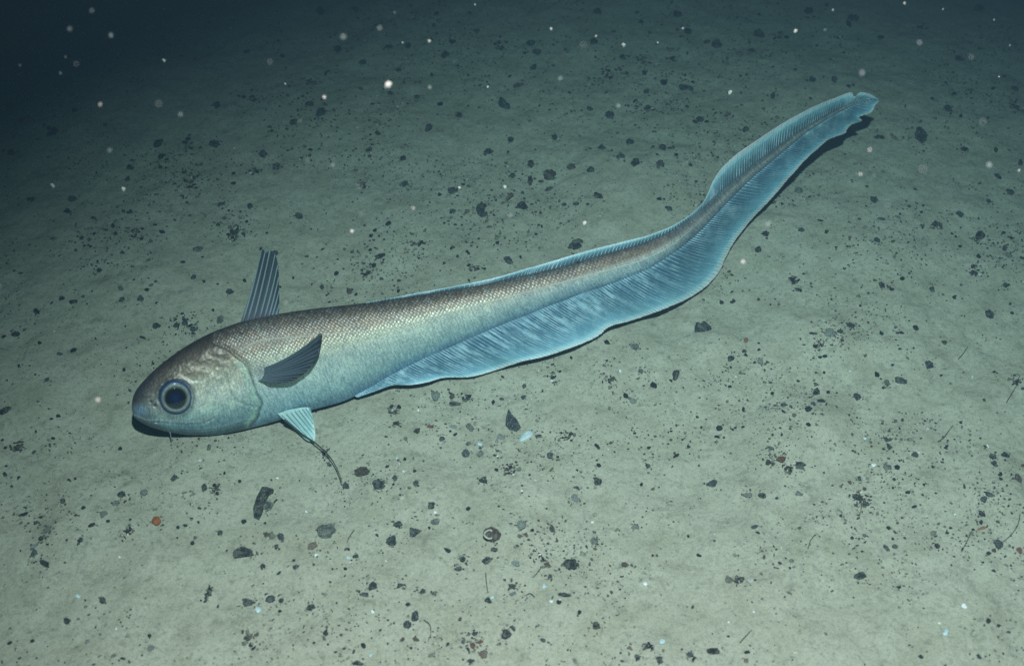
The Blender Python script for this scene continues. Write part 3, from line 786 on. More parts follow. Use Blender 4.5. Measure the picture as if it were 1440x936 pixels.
# traced stones: region origin x, y, scale, then "x y width height kind" in that enlarged view
REG = [
 (0, 624, 3, "508 20 20 22 k,20 130 28 22 k,290 150 20 20 k,318 147 14 14 k,860 187 28 38 k,912 190 30 45 c,735 145 25 30 k,512 215 30 28 k,490 250 36 30 g,608 207 30 28 g,265 243 26 20 k,"
  "98 300 42 20 k/,430 297 40 36 g,153 335 32 30 k,388 343 26 18 k,340 405 26 22 k,200 425 20 18 k,205 360 34 30 g,175 400 30 25 k,545 370 45 45 c,140 460 34 32 k,145 432 34 24 g,190 503 60 24 k\\,"
  "660 328 46 36 o,752 352 18 16 k,808 313 16 12 k,748 395 14 14 k,812 420 12 22 k,1125 265 48 56 g,1030 327 18 14 k,1118 335 28 14 k,1130 385 40 28 b,1185 393 26 36 k/,1165 435 24 24 k,1380 372 76 66 G,"
  "1318 430 44 36 B,1030 462 86 58 K,1248 518 28 26 k,1240 490 14 14 k,1178 543 18 20 k,1110 515 24 22 k,928 375 26 24 k,1050 672 62 40 K,1140 655 36 44 k,1185 662 22 38 k,1240 658 14 16 k,1312 690 42 32 k,"
  "1180 706 26 14 r,920 686 20 16 k,868 664 16 12 k,282 745 34 26 k\\,138 830 18 18 k,40 840 14 22 k,368 835 20 36 g,632 810 18 18 k,635 860 30 36 g,518 905 20 18 k,545 918 14 12 k,1050 820 50 50 c,"
  "1375 795 24 36 k,1383 845 16 18 k,1300 825 14 12 k,1325 838 12 14 k,1390 90 20 24 k,1372 40 24 40 c,875 635 30 46 c,62 15 60 30 c"),
 (480, 624, 3, "88 120 64 46 B,158 172 52 56 k,20 178 42 34 k,525 40 34 44 k,585 45 28 28 g,880 50 26 36 k,268 66 18 18 r,195 95 20 20 k,310 115 16 18 k,225 145 24 32 k,315 165 24 28 k,710 100 50 40 c,605 155 38 44 k,"
  "655 110 12 20 k,1080 160 36 36 k,1295 95 26 24 k,1297 18 24 18 k,995 185 34 18 k,1265 172 18 20 k,985 232 44 40 g,380 260 32 42 k,535 275 18 22 k,238 338 38 28 k,310 370 48 58 k,395 330 36 34 g,372 353 14 12 k,"
  "212 408 44 58 k,150 385 18 16 k,635 385 72 62 B,645 447 30 22 k,618 488 52 32 K/,512 487 28 24 k,492 527 34 24 k,760 345 40 46 g,888 360 24 32 k,850 490 60 40 c,962 512 56 68 K,735 506 36 28 g,1066 410 34 40 g,"
  "1240 352 30 30 g,135 600 36 44 k,95 634 40 26 k,245 597 24 28 k,345 622 24 30 k,390 630 22 24 g,620 660 32 32 K,720 600 42 30 k,722 632 44 22 g,940 637 60 24 k,880 558 22 30 k,1005 710 24 18 k,282 677 18 18 k,"
  "310 728 42 46 k,278 762 36 36 k,1076 768 46 40 K,695 803 40 46 K,725 778 20 32 k,515 832 20 32 k,555 850 24 32 r,585 835 24 22 r,535 865 18 22 r,600 885 36 40 b,545 915 22 26 k,562 800 24 20 k,95 850 14 28 k,"
  "70 925 50 24 k,1252 898 28 28 k,1343 910 30 44 k,1218 860 28 20 b,1290 855 34 24 c,30 445 16 14 k,18 527 18 24 k,918 667 18 14 k,450 450 16 28 k"),
 (960, 624, 3, "420 65 48 36 R,495 90 50 42 K,440 105 30 36 c,375 20 24 30 k,865 97 40 34 g,905 100 20 22 r,848 22 18 18 r,873 14 24 24 k,125 168 54 34 K,272 218 40 26 g,335 218 34 28 k,397 230 18 20 k,490 210 34 26 g,"
  "752 240 78 60 c,735 225 44 30 k,770 255 36 30 k,950 205 14 18 k,978 265 14 24 k,1012 215 12 18 k,665 303 18 14 k,303 348 26 28 k,320 376 18 14 k,1308 56 30 30 k,1316 84 32 28 k,1360 48 36 24 k,1340 128 22 16 k\\,1343 150 30 14 k,"
  "1415 152 28 50 B,1388 130 12 14 k,1300 215 52 22 K\\,1272 232 34 26 k/,1262 295 26 32 k,1258 332 20 18 k,1262 355 44 14 R,1332 425 44 36 K,1392 435 12 14 k,1420 450 24 34 r,1075 430 24 26 k,1290 460 20 16 k,745 555 54 34 K,"
  "720 648 16 16 k,397 524 14 12 k,453 524 14 16 k,235 575 44 26 c,868 355 16 10 k,70 470 20 10 k,30 890 34 28 k,44 910 24 18 k,128 873 54 32 K,268 912 20 26 b,268 878 30 16 k,1250 895 24 22 k,1290 745 24 18 r,"
  "745 147 26 20 k,18 687 12 12 k,42 687 10 14 k,768 930 16 14 k,1005 895 16 22 k,860 440 18 40 k,885 400 24 16 k"),
 (960, 312, 3, "85 452 72 62 K,318 120 28 26 k,208 225 24 18 k,465 250 36 44 c,487 285 24 24 k,1255 62 44 50 k\\,1355 47 18 20 k,1385 70 22 14 k,840 268 24 30 k,925 240 18 14 k,783 302 20 12 k,1147 322 20 12 k,1050 282 24 24 k,"
  "1365 265 28 22 k,1235 205 60 50 c,1295 388 34 42 k,1388 385 14 22 k,268 500 20 28 r,320 512 20 14 r,262 545 28 18 k,266 562 18 12 r,323 540 18 16 k,203 575 26 28 k,203 612 14 12 k,327 590 24 32 g,706 436 40 24 k,"
  "545 472 16 18 r,838 472 16 16 r,1103 508 24 22 k,1040 603 34 38 k,1090 649 22 16 k,920 672 52 28 K,864 680 26 28 k,847 700 14 12 k,738 738 32 36 K,565 720 28 40 k,615 718 22 20 b,650 722 14 14 k,562 635 14 14 k,"
  "597 637 18 14 k,885 603 16 10 k,820 643 26 16 b,425 775 22 24 k,550 770 26 26 k,530 793 28 16 b,425 800 16 20 k,605 770 12 14 k,255 790 20 18 k,862 918 26 28 k,1410 680 36 40 c,820 80 30 20 k,610 40 18 16 k,"
  "155 870 30 14 k,143 905 16 18 k,1072 20 50 30 c,165 340 24 10 k,210 338 22 12 k,370 350 14 12 k,575 525 40 50 c,600 565 24 14 k,620 470 50 36 g,1070 10 40 18 k,350 50 30 24 k,500 35 30 22 k"),
 (480, 480, 3, "398 230 34 50 g,468 233 26 32 b,525 240 40 34 c,480 265 50 20 k,500 298 16 14 k,220 290 40 36 c,232 348 24 24 k,318 378 26 28 k/,188 402 16 14 r,375 360 30 20 r,468 360 40 20 g,545 360 40 40 g,830 400 34 24 k,"
  "942 400 60 40 c,675 405 36 36 g,425 410 26 26 k,890 150 50 60 c,1235 25 42 42 g,1120 5 24 16 k,970 70 20 16 k,1410 140 28 56 K,1315 187 30 16 k,1265 125 24 24 k,1230 252 26 26 g,1200 230 22 18 k,770 190 24 24 k,768 237 22 22 k,"
  "680 150 18 16 k,1295 395 14 14 k,1410 484 30 14 k,1130 160 50 30 c,640 260 16 26 k"),
 (480, 0, 3, "685 440 44 56 k,205 395 30 20 k,800 185 36 26 k,660 190 50 40 c,440 235 34 22 k,495 490 30 30 k,370 540 30 40 k,120 630 24 36 k,260 665 26 26 k,620 640 44 28 k,800 695 30 34 k,797 760 24 44 k,720 740 26 26 k,"
  "870 800 52 22 k/,1085 828 34 38 k,760 870 46 40 K/,590 880 40 60 K,600 905 36 30 k,470 805 40 36 K,90 785 40 40 c,265 775 30 34 k,880 745 56 46 B,970 705 34 28 b,1055 720 34 26 k,1100 625 28 24 k,900 580 24 24 k,715 590 24 24 k,"
  "1220 600 36 34 k,1130 485 40 32 k/,1265 450 70 64 c,1290 455 40 30 K,1180 660 36 24 k,1240 690 36 38 k,1345 690 40 40 k,1355 625 30 34 k,1393 625 34 20 k,1415 655 20 20 k,990 860 28 18 k,840 900 20 20 k,1380 880 26 24 k,"
  "1340 840 16 20 k,1435 370 26 30 k,1130 305 70 50 c,1270 250 60 50 c,1280 305 26 26 k,1360 345 34 30 k,1185 240 24 24 k,1065 180 34 22 k,810 285 28 22 k,710 325 20 18 k,750 360 50 24 b,470 175 34 18 k,280 195 24 20 k,"
  "570 130 24 20 k,825 220 36 22 k,1400 245 26 22 k,1420 60 36 30 k,320 410 30 20 k,240 295 30 18 k,380 320 26 18 k,1050 460 24 20 k,470 890 24 22 k,90 265 30 20 k,200 200 34 16 k,60 40 30 20 k,400 60 24 18 k,1080 50 40 24 k"),
 (0, 0, 3, "1355 475 40 40 K,1305 440 30 24 k,1075 415 44 34 c,915 445 34 34 k,1310 345 60 36 c,670 605 36 40 k,790 600 40 60 c,905 610 44 36 k,685 660 34 24 k,1110 650 44 28 k,1165 705 34 34 k,1075 722 44 32 c,548 705 32 30 k,"
  "538 757 24 20 k,305 840 30 30 k,130 840 28 22 k,285 890 40 24 k,935 862 28 24 k,1055 872 24 28 k,1262 915 30 24 k,225 560 36 44 k,95 508 26 20 k,50 648 32 22 k,985 775 20 16 k,965 890 16 18 k,1015 892 16 16 k,"
  "1425 210 30 30 k,40 450 30 40 k,1350 50 40 34 k,1240 515 30 30 k,315 465 24 20 k,1040 220 26 20 k,1190 240 24 18 k,700 75 30 24 k,150 150 30 26 k"),
 (960, 0, 3, "1003 575 52 74 K,1187 630 32 26 k,1115 460 36 44 k,1172 490 26 18 k,830 580 44 22 k,895 585 22 44 b,490 805 32 26 g,1383 812 32 34 k,808 845 30 34 k,1290 850 24 20 k,1015 868 16 16 k,1170 905 34 24 k,840 925 34 20 k,"
  "720 80 46 36 k,140 190 40 36 k,320 150 50 30 k,415 155 50 34 c,15 370 60 20 k,245 322 18 14 k,640 335 24 30 k,545 340 36 20 k,595 325 18 16 k,380 405 20 30 k,75 505 40 26 k,265 550 30 24 k,660 160 80 20 c,290 215 30 18 k,"
  "835 160 30 24 k,1165 250 36 20 k,1015 120 40 30 c,1310 375 20 20 k,1400 375 30 24 k,1400 455 50 46 c,1330 745 20 30 k,1425 690 20 40 k,20 135 30 24 k,535 830 14 12 k,700 365 16 14 k,720 362 14 14 k,1250 40 40 24 k,530 50 40 22 k"),
 (0, 200, 3.344, "1090 447 50 40 c,1108 425 40 36 K,930 505 50 28 g,952 540 22 14 k,858 565 22 24 k,910 637 30 20 k,960 655 14 14 k,1080 705 36 24 k,850 840 90 70 c,868 850 30 28 k,830 862 30 24 k,735 865 34 34 k,910 877 34 24 k,"
  "1035 835 34 50 g,660 738 40 28 k,570 742 30 28 k,345 748 36 28 k,293 733 28 24 k,170 797 34 26 k,75 905 34 24 k,20 915 24 18 k,645 430 50 50 c,765 423 24 14 k,68 605 20 16 k,468 605 26 22 b,530 393 26 18 r,443 432 20 16 k,"
  "690 695 24 18 k,735 757 18 20 k,410 760 18 16 k,1000 790 24 16 k"),
 (480, 340, 3.43, "1125 22 60 50 K,1140 2 44 40 k,805 92 34 46 k,645 125 60 36 c,560 72 24 20 k,495 105 20 22 k,190 70 56 28 k/,120 150 46 46 c,275 240 24 14 k,365 8 60 20 c,865 75 24 14 k,615 187 16 12 k"),
 (320, 340, 6.69, "890 430 44 60 k,620 340 40 28 k,935 500 36 30 k,495 425 34 34 k,900 70 30 36 k,1035 165 26 22 k,930 25 24 20 k,440 110 56 50 k,315 68 36 44 k,740 140 20 40 k,160 365 24 44 k,45 470 50 36 k"),
 (0, 430, 4.46, "30 660 90 44 K/,295 462 38 28 k,775 402 40 24 k,375 300 40 28 k,460 283 34 28 k,635 368 16 14 k,110 180 30 24 k,250 235 30 28 k,225 790 20 28 k,335 832 16 28 k,365 690 44 20 k,755 898 26 28 k,895 200 18 30 k,975 135 30 30 k,"
  "120 375 28 22 k,45 467 24 20 k,600 205 20 16 k,235 40 40 26 k,125 885 36 50 c,15 840 30 20 k"),
]
items, clumps = [], []
for ox, oy, sc, txt in REG:
    for it in txt.split(','):
        a = it.split()
        if len(a) < 5: continue
        x, y, w, h = (float(q) for q in a[:4]); kd = a[4]
        X, Y = ox + x / sc, oy + y / sc
        rec = [X, Y, w / sc, h / sc, kd[0], {'/': 1, '\\': -1}.get(kd[1:2], 0)]
        (clumps if kd[0] == 'c' else items).append(rec)
# a clump is a little heap of small stones
for (X, Y, w, h, kd, tl) in clumps:
    for k in range(random.randint(4, 6)):
        s = random.uniform(2.6, 5.6)
        items.append([X + random.gauss(0, w * .30), Y + random.gauss(0, h * .28), s * 1.15, s, 'k' if random.random() < .8 else 'b', 0])
items.sort(key=lambda r: -(r[2] * r[3]))
NTHING = 300
MATS = {'k': M_BLACK, 'K': M_BLACK, 'g': M_GREY, 'G': M_GREY, 'b': M_BROWN, 'B': M_BROWN, 'r': M_RED, 'R': M_RED, 'o': M_ORANGE, 'p': M_PALE}
COLN = {'k': 'black', 'K': 'black', 'g': 'grey', 'G': 'dark grey', 'b': 'brown', 'B': 'dark brown', 'r': 'reddish-brown', 'R': 'rust-red', 'o': 'bright orange', 'p': 'pale'}

def where(X, Y):
    mx = np.interp(X, mid[:, 0], mid[:, 1])
    if X < 186: return "ahead of the fish's snout" if Y > 420 else "far ahead of the fish's brow"
    if X > 1240: return "past the tail tip" if Y < 420 else "well clear of the tail"
    if Y < mx:
        d = mx - Y
        if X < 400: return "beyond the fish's tall dorsal fin"
        if X < 760: return "beyond the fish's back" if d < 230 else "far beyond the fish's back"
        return "beyond the fish's bending tail" if d < 200 else "far beyond the fish's tail"
    d = Y - mx
    if X < 400: return "off the fish's jaw" if d < 190 else "well out from the fish's chin"
    if X < 700: return "off the pelvic filament" if d < 210 else "well out from the fish's belly"
    if X < 960: return "off the anal fin" if d < 300 else "well out from the anal fin"
    return "below the curve of the tail" if d < 330 else "well out from the tail's curve"

SPECIAL = {  # traced position -> own label
 (220, 733): ('orange_pebble', 'single bright orange pebble on the bare mud well out from the chin'),
 (460, 748): ('pebble', 'large round slate-grey pebble with a rough crown, below the fish'),
 (343, 778): ('pebble', 'large oval black pebble flecked with white, beneath the long dark fragment'),
 (439.3, 767): ('pebble', 'smooth purplish-brown pebble beside the large round slate-grey one'),
 (1294, 192): ('pebble', 'big lone black pebble standing just past the tail tip'),
 (692, 752): ('pebble', 'large brown and black pebble with a pale curl of tube at its edge'),
 (801, 795): ('pebble', 'large angular black pebble with a single white fleck, below the anal fin'),
 (509, 664): ('pebble', 'dark brown wedge-shaped pebble beside the tip of the pelvic filament'),
 (1100, 646): ('pebble', 'rust-red pebble tucked under the pale mound'),
 (1125, 654): ('pebble', 'angular black pebble against the foot of the pale mound'),
 (988, 463): ('pebble', 'large mottled black pebble closest below the bend of the anal fin'),
 (1206, 558): ('pebble', 'smooth round black pebble above the pale mound'),
}
NAMED = items[:NTHING]
XY = np.array([[r_[0], r_[1]] for r_ in NAMED])
def beside(i):
    d = np.hypot(XY[:, 0] - NAMED[i][0], (XY[:, 1] - NAMED[i][1]) * 1.35); d[i] = 1e9; j = int(np.argmin(d))
    if d[j] > 45: return 'alone on bare mud'
    a, b = NAMED[i], NAMED[j]
    rel = 'bigger ' if b[2] * b[3] > 1.6 * a[2] * a[3] else 'smaller ' if b[2] * b[3] < .62 * a[2] * a[3] else ''
    return ('touching' if d[j] < .62 * (a[2] + b[2]) else 'close to' if d[j] < 22 else 'near') + f" a {rel}{COLN[b[4]]} pebble"
for n_, (X, Y, w, h, kd, tl) in enumerate(items[:NTHING]):
    p, lam = on_ground(np.array(X), np.array(Y)); lam = float(lam); k = PXM * lam
    sy = max(.0, math.sin(math.atan2(O[2], np.hypot(*(p[:2] - O[:2])))))
    W_ = w * k; Hh = h * k
    dep = Hh * .80 / max(sy, .4); zz = min(W_, dep) * random.uniform(.55, .85)
    sid = SPECIAL
    lab = None; nm = 'pebble'
    for (sx, sy_), (nn, ll) in SPECIAL.items():
        if abs(sx - X) < 4 and abs(sy_ - Y) < 4: nm, lab = nn, ll
    ri = random.randrange(14)
    if kd in 'GB': ri = (0, 4, 8, 12)[random.randrange(4)]
    o = bpy.data.objects.new(nm, rock_mesh(ri, MATS[kd])); COL.objects.link(o)
    rz = math.radians({0: random.uniform(-25, 25), 1: 38, -1: -35}[tl])
    asp = max(W_, dep) / min(W_, dep)
    if asp < 1.25 and tl == 0: rz = random.uniform(0, 6.28)
    o.scale = (W_ * 1.06, dep * 1.06, zz)
    o.rotation_euler = (random.uniform(-.12, .12), random.uniform(-.12, .12), rz)
    o.location = (p[0], p[1], p[2] + zz * random.uniform(-.12, .26))
    mm = w * k * 1000
    size = 'tiny' if mm < 5.5 else 'small' if mm < 9 else 'middling' if mm < 14 else 'large'
    shape = 'long' if asp > 1.7 else 'oval' if asp > 1.3 else ('rounded' if ri % 4 == 0 else 'angular')
    if lab is None:
        lab = f"{size} {shape} {COLN[kd]} pebble {beside(n_)} {where(X, Y)}"
    tag(o, lab, 'pebble', 'dark pebbles strewn over the seabed')

# the long dark fragment and the three-cornered dark shell bit
def slab(name, outline, thick, mat, label, cat, tilt=0.0, ridge=0.0, sub=True):
    pts = np.array(outline, float); p, lam = on_ground(pts[:, 0], pts[:, 1]); c = p.mean(0)
    n = len(pts); v = []; 
    for s, zz in ((1.0, -.002), (1.02, thick * .45), (.72, thick), (.25, thick * (1 + ridge))):
        for i in range(n):
            q = c + (p[i] - c) * s; jit = thick * .22 * vnoise(np.array(q[0] * 300.), np.array(q[1] * 300.), 4)
            v.append([q[0], q[1], p[i, 2] * s + c[2] * (1 - s) + zz + float(jit)])
    v.append([c[0], c[1], c[2] + thick * (1.05 + ridge)])
    f = grid_faces(4, n, wrap=True).tolist() + [[3 * n + i, 3 * n + (i + 1) % n, 4 * n] for i in range(n)] + [list(range(n))[::-1]]
    v = np.array(v); org = np.array([c[0], c[1], c[2]])
    s_ = .01                                           # unit scale so the stone material's grain fits
    o = mesh_obj(name, (v - org) / s_, f, mat, None, True); o.location = org; o.scale = (s_, s_, s_)
    return tag(o, label, cat)
slab('wood_fragment', [(369, 687), (376, 687), (385, 690), (384, 694), (378, 697), (372, 708), (369, 722), (364, 731), (358, 728), (357, 716), (361, 702)], .006, M_BLACK,
     'long dark upright fragment with a hooked end on the mud', 'fragment')
slab('shell_fragment', [(715, 577), (719, 584), (727, 592), (732, 602), (726, 607), (716, 604), (711, 598), (712, 588)], .005, M_BLACK, 'three-cornered dark shell fragment below the anal fin', 'shell')
slab('shell_fragment', [(730, 617), (736, 609), (744, 605), (750, 607), (747, 613), (738, 619), (732, 621)], .0015, M_BLUEW, 'pale bluish flat shell flake beside the three-cornered dark fragment', 'shell')

# ring of pale tube on the brown pebble
cpt = on_ground(np.array(687.), np.array(757.))[0]
an = np.linspace(.6, 5.6, 26)
v, f = tube(np.stack([cpt[0] + .0036 * np.cos(an), cpt[1] + .0042 * np.sin(an), cpt[2] + .006 + .001 * np.sin(an * 2)], -1), .0008, 6)
tag(mesh_obj('worm_tube', v, f, mat_plain('tube_pale', (.42, .44, .36), .8, noise=False)), 'pale curled worm tube on the large brown and black pebble', 'worm tube')

# white shell bits lying on the mud
WH = [(674.5, 624.5, 7, 'bluish'), (907.5, 820.5, 6.5, 'white'), (775, 845.5, 6, 'white'), (766, 824, 8, 'bluish'), (1329.5, 889, 11, 'bluish'), (1355.5, 852, 8, 'white'),
      (110, 838, 7, 'bluish'), (363, 857.5, 10, 'bluish'), (558, 644, 5, 'bluish'), (612, 720, 5, 'white'), (490, 784, 6, 'bluish'), (524, 860, 6, 'white'), (1228.5, 654, 7, 'white'), (1216, 616, 6, 'bluish'),
      (931, 902, 9, 'bluish'), (521, 921, 7, 'bluish'), (734, 690, 4, 'white'), (431, 719, 4.5, 'white'), (168, 783, 4, 'white'), (1343, 723, 4, 'white'), (872, 522, 5, 'white'), (1321, 876, 4, 'white'),
      (445, 780, 6, 'white'), (833, 734, 4, 'white'), (692, 840, 6, 'bluish'), (390, 672, 4, 'white'), (980, 940, 5, 'white'), (588, 577, 4, 'white'), (1060, 860, 3.5, 'white'), (1195, 522, 4, 'white')]
for (X, Y, s, c) in WH:
    p, lam = on_ground(np.array(X), np.array(Y)); k = s * PXM * float(lam)
    o = bpy.data.objects.new('shell_chip', rock_mesh(random.randrange(14), M_WHITE if c == 'white' else M_BLUEW)); COL.objects.link(o)
    o.scale = (k * 1.1, k * .95, k * .5); o.rotation_euler = (random.uniform(-.3, .3), random.uniform(-.3, .3), random.uniform(0, 6)); o.location = (p[0], p[1], p[2] + k * .12)
    sz = 'large' if s > 7.5 else 'small' if s > 4.6 else 'tiny'
    tag(o, f"{sz} {c} shell chip on the mud {where(X, Y)}", 'shell chip', 'white shell chips on the seabed')

# thin dark threads lying on the mud
TH_ = [([(1347, 506), (1353, 500), (1357, 494), (1361, 488)], "bent dark thread lying on the mud past the tail tip"),
       ([(1319, 622), (1327, 616), (1333, 608), (1340, 599)], 'straight dark thread lying on the mud well clear of the tail'),
       ([(1415, 566), (1422, 555), (1428, 545), (1434, 528)], 'wispy dark thread rising from a small tuft past the tail'),
       ([(1136, 772), (1139, 762), (1143, 756), (1148, 751)], 'short curved dark thread below the pale mound'),
       ([(1040, 904), (1048, 896), (1057, 886)], 'pale brown twig lying far out from the curve of the tail'),
       ([(1352, 776), (1358, 764), (1364, 752), (1368, 744)], 'fine thread beside the scooped hollow'),
       ([(1434, 724), (1431, 738), (1424, 750), (1416, 758), (1408, 764)], 'dark thread curving round the rim of the scooped hollow'),
       ([(1207, 690), (1209, 700), (1211, 712), (1208, 728)], 'thin upright stalk among the spidery black pebbles'),
       ([(498, 746), (492, 756), (488, 764)], 'short dark thread left of the small black pebbles under the belly'),
       ([(683, 806), (684, 820), (686, 834)], 'hair-thin thread between two small black pebbles'),
       ([(752, 840), (746, 836), (738, 838)], 'short brown stick on bare mud below the anal fin'),
       ([(596, 872), (604, 879), (606, 892), (602, 902)], 'curved brown twig beside a pair of black pebbles'),
       ([(760, 800), (756, 806), (750, 812)], 'short splinter under the angular black pebble pile')]
for path, lab in TH_:
    q = catmull(path, 18); p, lam = on_ground(q[:, 0], q[:, 1]); p = p.copy(); p[:, 2] += .0011 + .0012 * np.sin(np.linspace(0, 3.1, 18))
    v, f = tube(p, np.linspace(.00042, .00024, 18), 5)
    tag(mesh_obj('thread', v, f, M_THREAD, None, True, origin=p[0]), lab, 'thread', 'fine threads on the seabed')

# grit: thousands of specks, uncountable, one mesh
NG = 22000
_bm = bmesh.new(); bmesh.ops.create_icosphere(_bm, subdivisions=1, radius=1.0); _bm.verts.index_update()
BASEV = np.array([v.co[:] for v in _bm.verts]); BASEF = np.array([[v.index for v in f_.verts] for f_ in _bm.faces]); _bm.free(); NBV = len(BASEV)
xs = RNG.uniform(-.88, .88, NG * 7); ys = RNG.uniform(-.45, .78, NG * 7)
dens = np.clip(.5 + 1.5 * fbm(xs * 15, ys * 15, 55, 3) + .9 * vnoise(xs * 48, ys * 48, 71), 0.02, 1.6) ** 2.8
keep = RNG.uniform(0, 1.7, NG * 7) < dens
xs = xs[keep][:NG]; ys = ys[keep][:NG]
sz = .00050 * np.exp(np.abs(RNG.normal(0, .55, len(xs))))
typ = RNG.uniform(0, 1, len(xs))
ex = []
for (X, Y, w, h, kd, tl) in items[NTHING:]:
    p, lam = on_ground(np.array(X), np.array(Y)); ex.append((p[0], p[1], .45 * max(w, h) * PXM * float(lam), .2))
for (X, Y, w, h, kd, tl) in clumps:
    p, lam = on_ground(np.array(X), np.array(Y)); kk = PXM * float(lam)
    for k in range(26):
        ex.append((p[0] + random.gauss(0, w * kk * .34), p[1] + random.gauss(0, h * kk * .45), random.uniform(.0006, .0017), random.random()))
for (X, Y, w, h, kd, tl) in items[:NTHING]:
    p, lam = on_ground(np.array(X), np.array(Y)); kk = PXM * float(lam)
    for k in range(random.choice((2, 4, 8, 14))):
        a_ = random.uniform(0, 6.28); q_ = .5 * max(w, h) * kk * (1 + random.expovariate(1.1))
        ex.append((p[0] + q_ * math.cos(a_), p[1] + q_ * math.sin(a_) * 1.1, random.uniform(.0004, .0011), random.uniform(.1, .9)))
for (hx, hy, hr, hn) in [(1090, 640, 26, 90), (1110, 560, 70, 160), (1180, 470, 40, 140), (1395, 700, 45, 110), (1230, 690, 60, 60), (770, 760, 60, 90), (620, 560, 80, 110), (905, 545, 50, 80), (600, 910, 40, 45),
                         (265, 250, 40, 120), (430, 160, 60, 150), (640, 70, 90, 220), (900, 120, 110, 240), (1080, 60, 120, 240), (690, 300, 60, 140), (540, 370, 70, 140), (1240, 350, 90, 160), (60, 720, 60, 140),
                         (330, 320, 25, 60), (260, 460, 30, 80), (1000, 190, 60, 120), (1380, 140, 60, 130), (150, 340, 60, 140), (1410, 340, 40, 100), (780, 640, 60, 120), (505, 690, 50, 90), (470, 860, 60, 80)]:
    far_ = hy < 420
    if far_: hn = int(hn * 1.9); hr *= 1.25
    X = RNG.normal(hx, hr * .6, hn); Y = RNG.normal(hy, hr * .42, hn)
    p, lam = on_ground(X, Y)
    for i in range(hn): ex.append((p[i, 0], p[i, 1], .00048 * (1.35 if far_ else 1) * math.exp(abs(random.gauss(0, .55))), random.uniform(0 if far_ else .1, .95)))
ex = np.array(ex)
xs = np.r_[xs, ex[:, 0]]; ys = np.r_[ys, ex[:, 1]]; sz = np.r_[sz, ex[:, 2]]; typ = np.r_[typ, ex[:, 3]]
n = len(xs); zs = height(xs, ys)
S3 = sz[:, None] * RNG.uniform(.55, 1.6, (n, 3)) * np.array([1, 1, .7])
ang = RNG.uniform(0, 6.28, n); ca_, sa_ = np.cos(ang), np.sin(ang)
bv = BASEV[None] * S3[:, None] * RNG.uniform(.55, 1.3, (n, NBV, 1))
gxv = bv[..., 0] * ca_[:, None] - bv[..., 1] * sa_[:, None]; gyv = bv[..., 0] * sa_[:, None] + bv[..., 1] * ca_[:, None]
gv = np.stack([gxv + xs[:, None], gyv + ys[:, None], bv[..., 2] + zs[:, None] + sz[:, None] * .18], -1).reshape(-1, 3)
gf = (BASEF[None] + (np.arange(n) * NBV)[:, None, None]).reshape(-1, 3)
pal = np.array([(.022, .026, .026), (.055, .06, .052), (.095, .078, .055), (.14, .145, .115), (.21, .21, .165), (.55, .55, .5)])
ci = np.searchsorted([.22, .46, .64, .84, .96], typ)
gc = np.repeat(pal[ci] * RNG.uniform(.7, 1.3, (n, 1)), NBV, axis=0)
grit = mesh_obj('grit', gv, gf, M_SPECK, None, False, gc)
tag(grit, 'fine dark grit and crumbs scattered over the mud', 'grit', kind='stuff')

# ------------------------------------------------------------------ marine snow drifting in the water: (px, py, size px, bright, share of the way to the seabed)
SNOW = [(546, 120, 15, 1), (877, 63, 9, 1), (74, 261, 9, 1), (174, 266, 9, 1), (710, 263, 8.5, 1), (822, 313, 9, 1), (1027, 130, 9, 1), (495, 325, 8, 1), (98, 41, 9, 0), (92, 80, 6, 0), (231, 85, 8, 1), (107, 90, 5, 0),
        (85, 103, 7, 0), (141, 147, 6, 1), (154, 211, 8, 0), (254, 161, 8, 0), (456, 137, 6, 1), (401, 118, 5, 1), (468, 232, 7, 0), (432, 225, 6, 0), (775, 41, 6, 1), (820, 63, 4.5, 0), (604, 58, 6, 1), (566, 60, 5, 1),
        (668, 7, 5, 1), (604, 123, 8, 0), (686, 122, 5, 1), (717, 303, 7, 0), (646, 264, 6, 1), (508, 300, 5, 0), (581, 293, 4, 1), (483, 52, 11, 0), (534, 40, 9, 0), (788, 110, 8, 0), (1171, 14, 6, 1), (1272, 5, 6, 1),
        (1326, 13, 5, 1), (1398, 28, 5, 1), (1119, 44, 7, 1), (1293, 60, 7, 0), (1212, 103, 8, 0), (1391, 232, 11, 0), (1298, 238, 6, 0), (1248, 289, 5, 0), (1223, 211, 4.5, 1), (1210, 245, 4, 1), (1229, 247, 5, 0), (1382, 172, 6, 0),
        (1420, 64, 4, 1), (1405, 108, 4, 1), (1080, 315, 11, 0), (1045, 368, 6, 1), (1433, 240, 5, 1), (138, 562, 8, 1), (402, 426, 7, 0), (925, 528, 8, 0), (505, 262, 6, 0), (129, 15, 8, 0), (156, 50, 11, 0), (6, 721, 8, 0),
        (28, 92, 5, 0), (223, 146, 6, 0), (380, 87, 6, 0), (422, 170, 5, 0), (838, 51, 4, 1), (925, 60, 4, 1), (870, 149, 9, 0), (555, 18, 5, 0), (1160, 42, 5, 0), (1366, 80, 5, 0), (960, 40, 4, 1)]
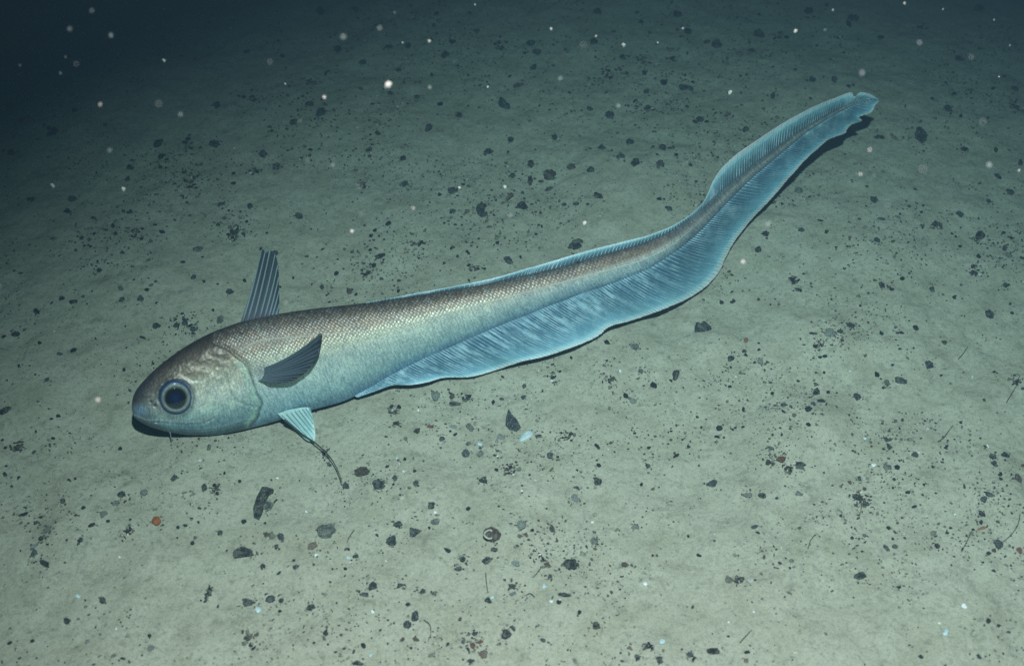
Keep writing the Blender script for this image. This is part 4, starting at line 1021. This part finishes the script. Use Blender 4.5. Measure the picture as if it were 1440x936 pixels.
FL = [make_rock(40 + i, (1, 3)[i % 2]) for i in range(4)]
FM = {}
for i in range(4):
    for b, m in ((1, M_SNOW), (0, M_SNOWDIM)):
        me = FL[i].copy(); me.name = 'snow_flake'; me.materials.append(m); FM[i, b] = me
for j, (X, Y, s, b) in enumerate(SNOW):
    p, lam = on_ground(np.array(X), np.array(Y)); p = np.array(p)
    fr = random.uniform(.50, .84) if b else random.uniform(.36, .6)
    if j == 0: fr = .55
    q = O + (p - O) * fr; k = s * PXM * float(lam) * fr * (.74 if b else .62)
    o = bpy.data.objects.new('snow_flake', FM[j % 4, b]); COL.objects.link(o)
    o.location = q; el = random.uniform(.75, 1.0); o.scale = (k * el, k * .9, k * random.uniform(.9, 1.25)); o.rotation_euler = (random.uniform(-.4, .4), random.uniform(-.5, .5), random.uniform(0, 6))
    if j == 0: lab = 'largest brightest white snow flake drifting in the water far beyond the back'
    else: lab = f"{'bright white' if b else 'dim greyish'} {'big' if s > 7.5 else 'small'} snow flake adrift {where(X, Y)}"
    tag(o, lab, 'marine snow', 'marine snow drifting in the water')

# ------------------------------------------------------------------ the water itself
hz = bpy.data.materials.new('sea_water'); hz.use_nodes = True
nt = hz.node_tree; nt.nodes.clear()
om = nt.nodes.new('ShaderNodeOutputMaterial'); pvn = nt.nodes.new('ShaderNodeVolumePrincipled')
pvn.inputs['Color'].default_value = (.03, .09, .125, 1)
pvn.inputs['Absorption Color'].default_value = (.001, .75, .78, 1)
pvn.inputs['Density'].default_value = .5
pvn.inputs['Anisotropy'].default_value = .3
nt.links.new(pvn.outputs[0], om.inputs['Volume'])
b = 29.5; z0, z1 = -1.2, 1.6
hv = [(x, y, z) for z in (z0, z1) for y in (-b - 10, b + 10) for x in (-b - 10, b + 10)]
hf = [[0, 2, 3, 1], [4, 5, 7, 6], [0, 1, 5, 4], [2, 6, 7, 3], [0, 4, 6, 2], [1, 3, 7, 5]]
tag(mesh_obj('haze', hv, hf, hz, None, False), 'dim blue-green sea water', 'water', kind='stuff')
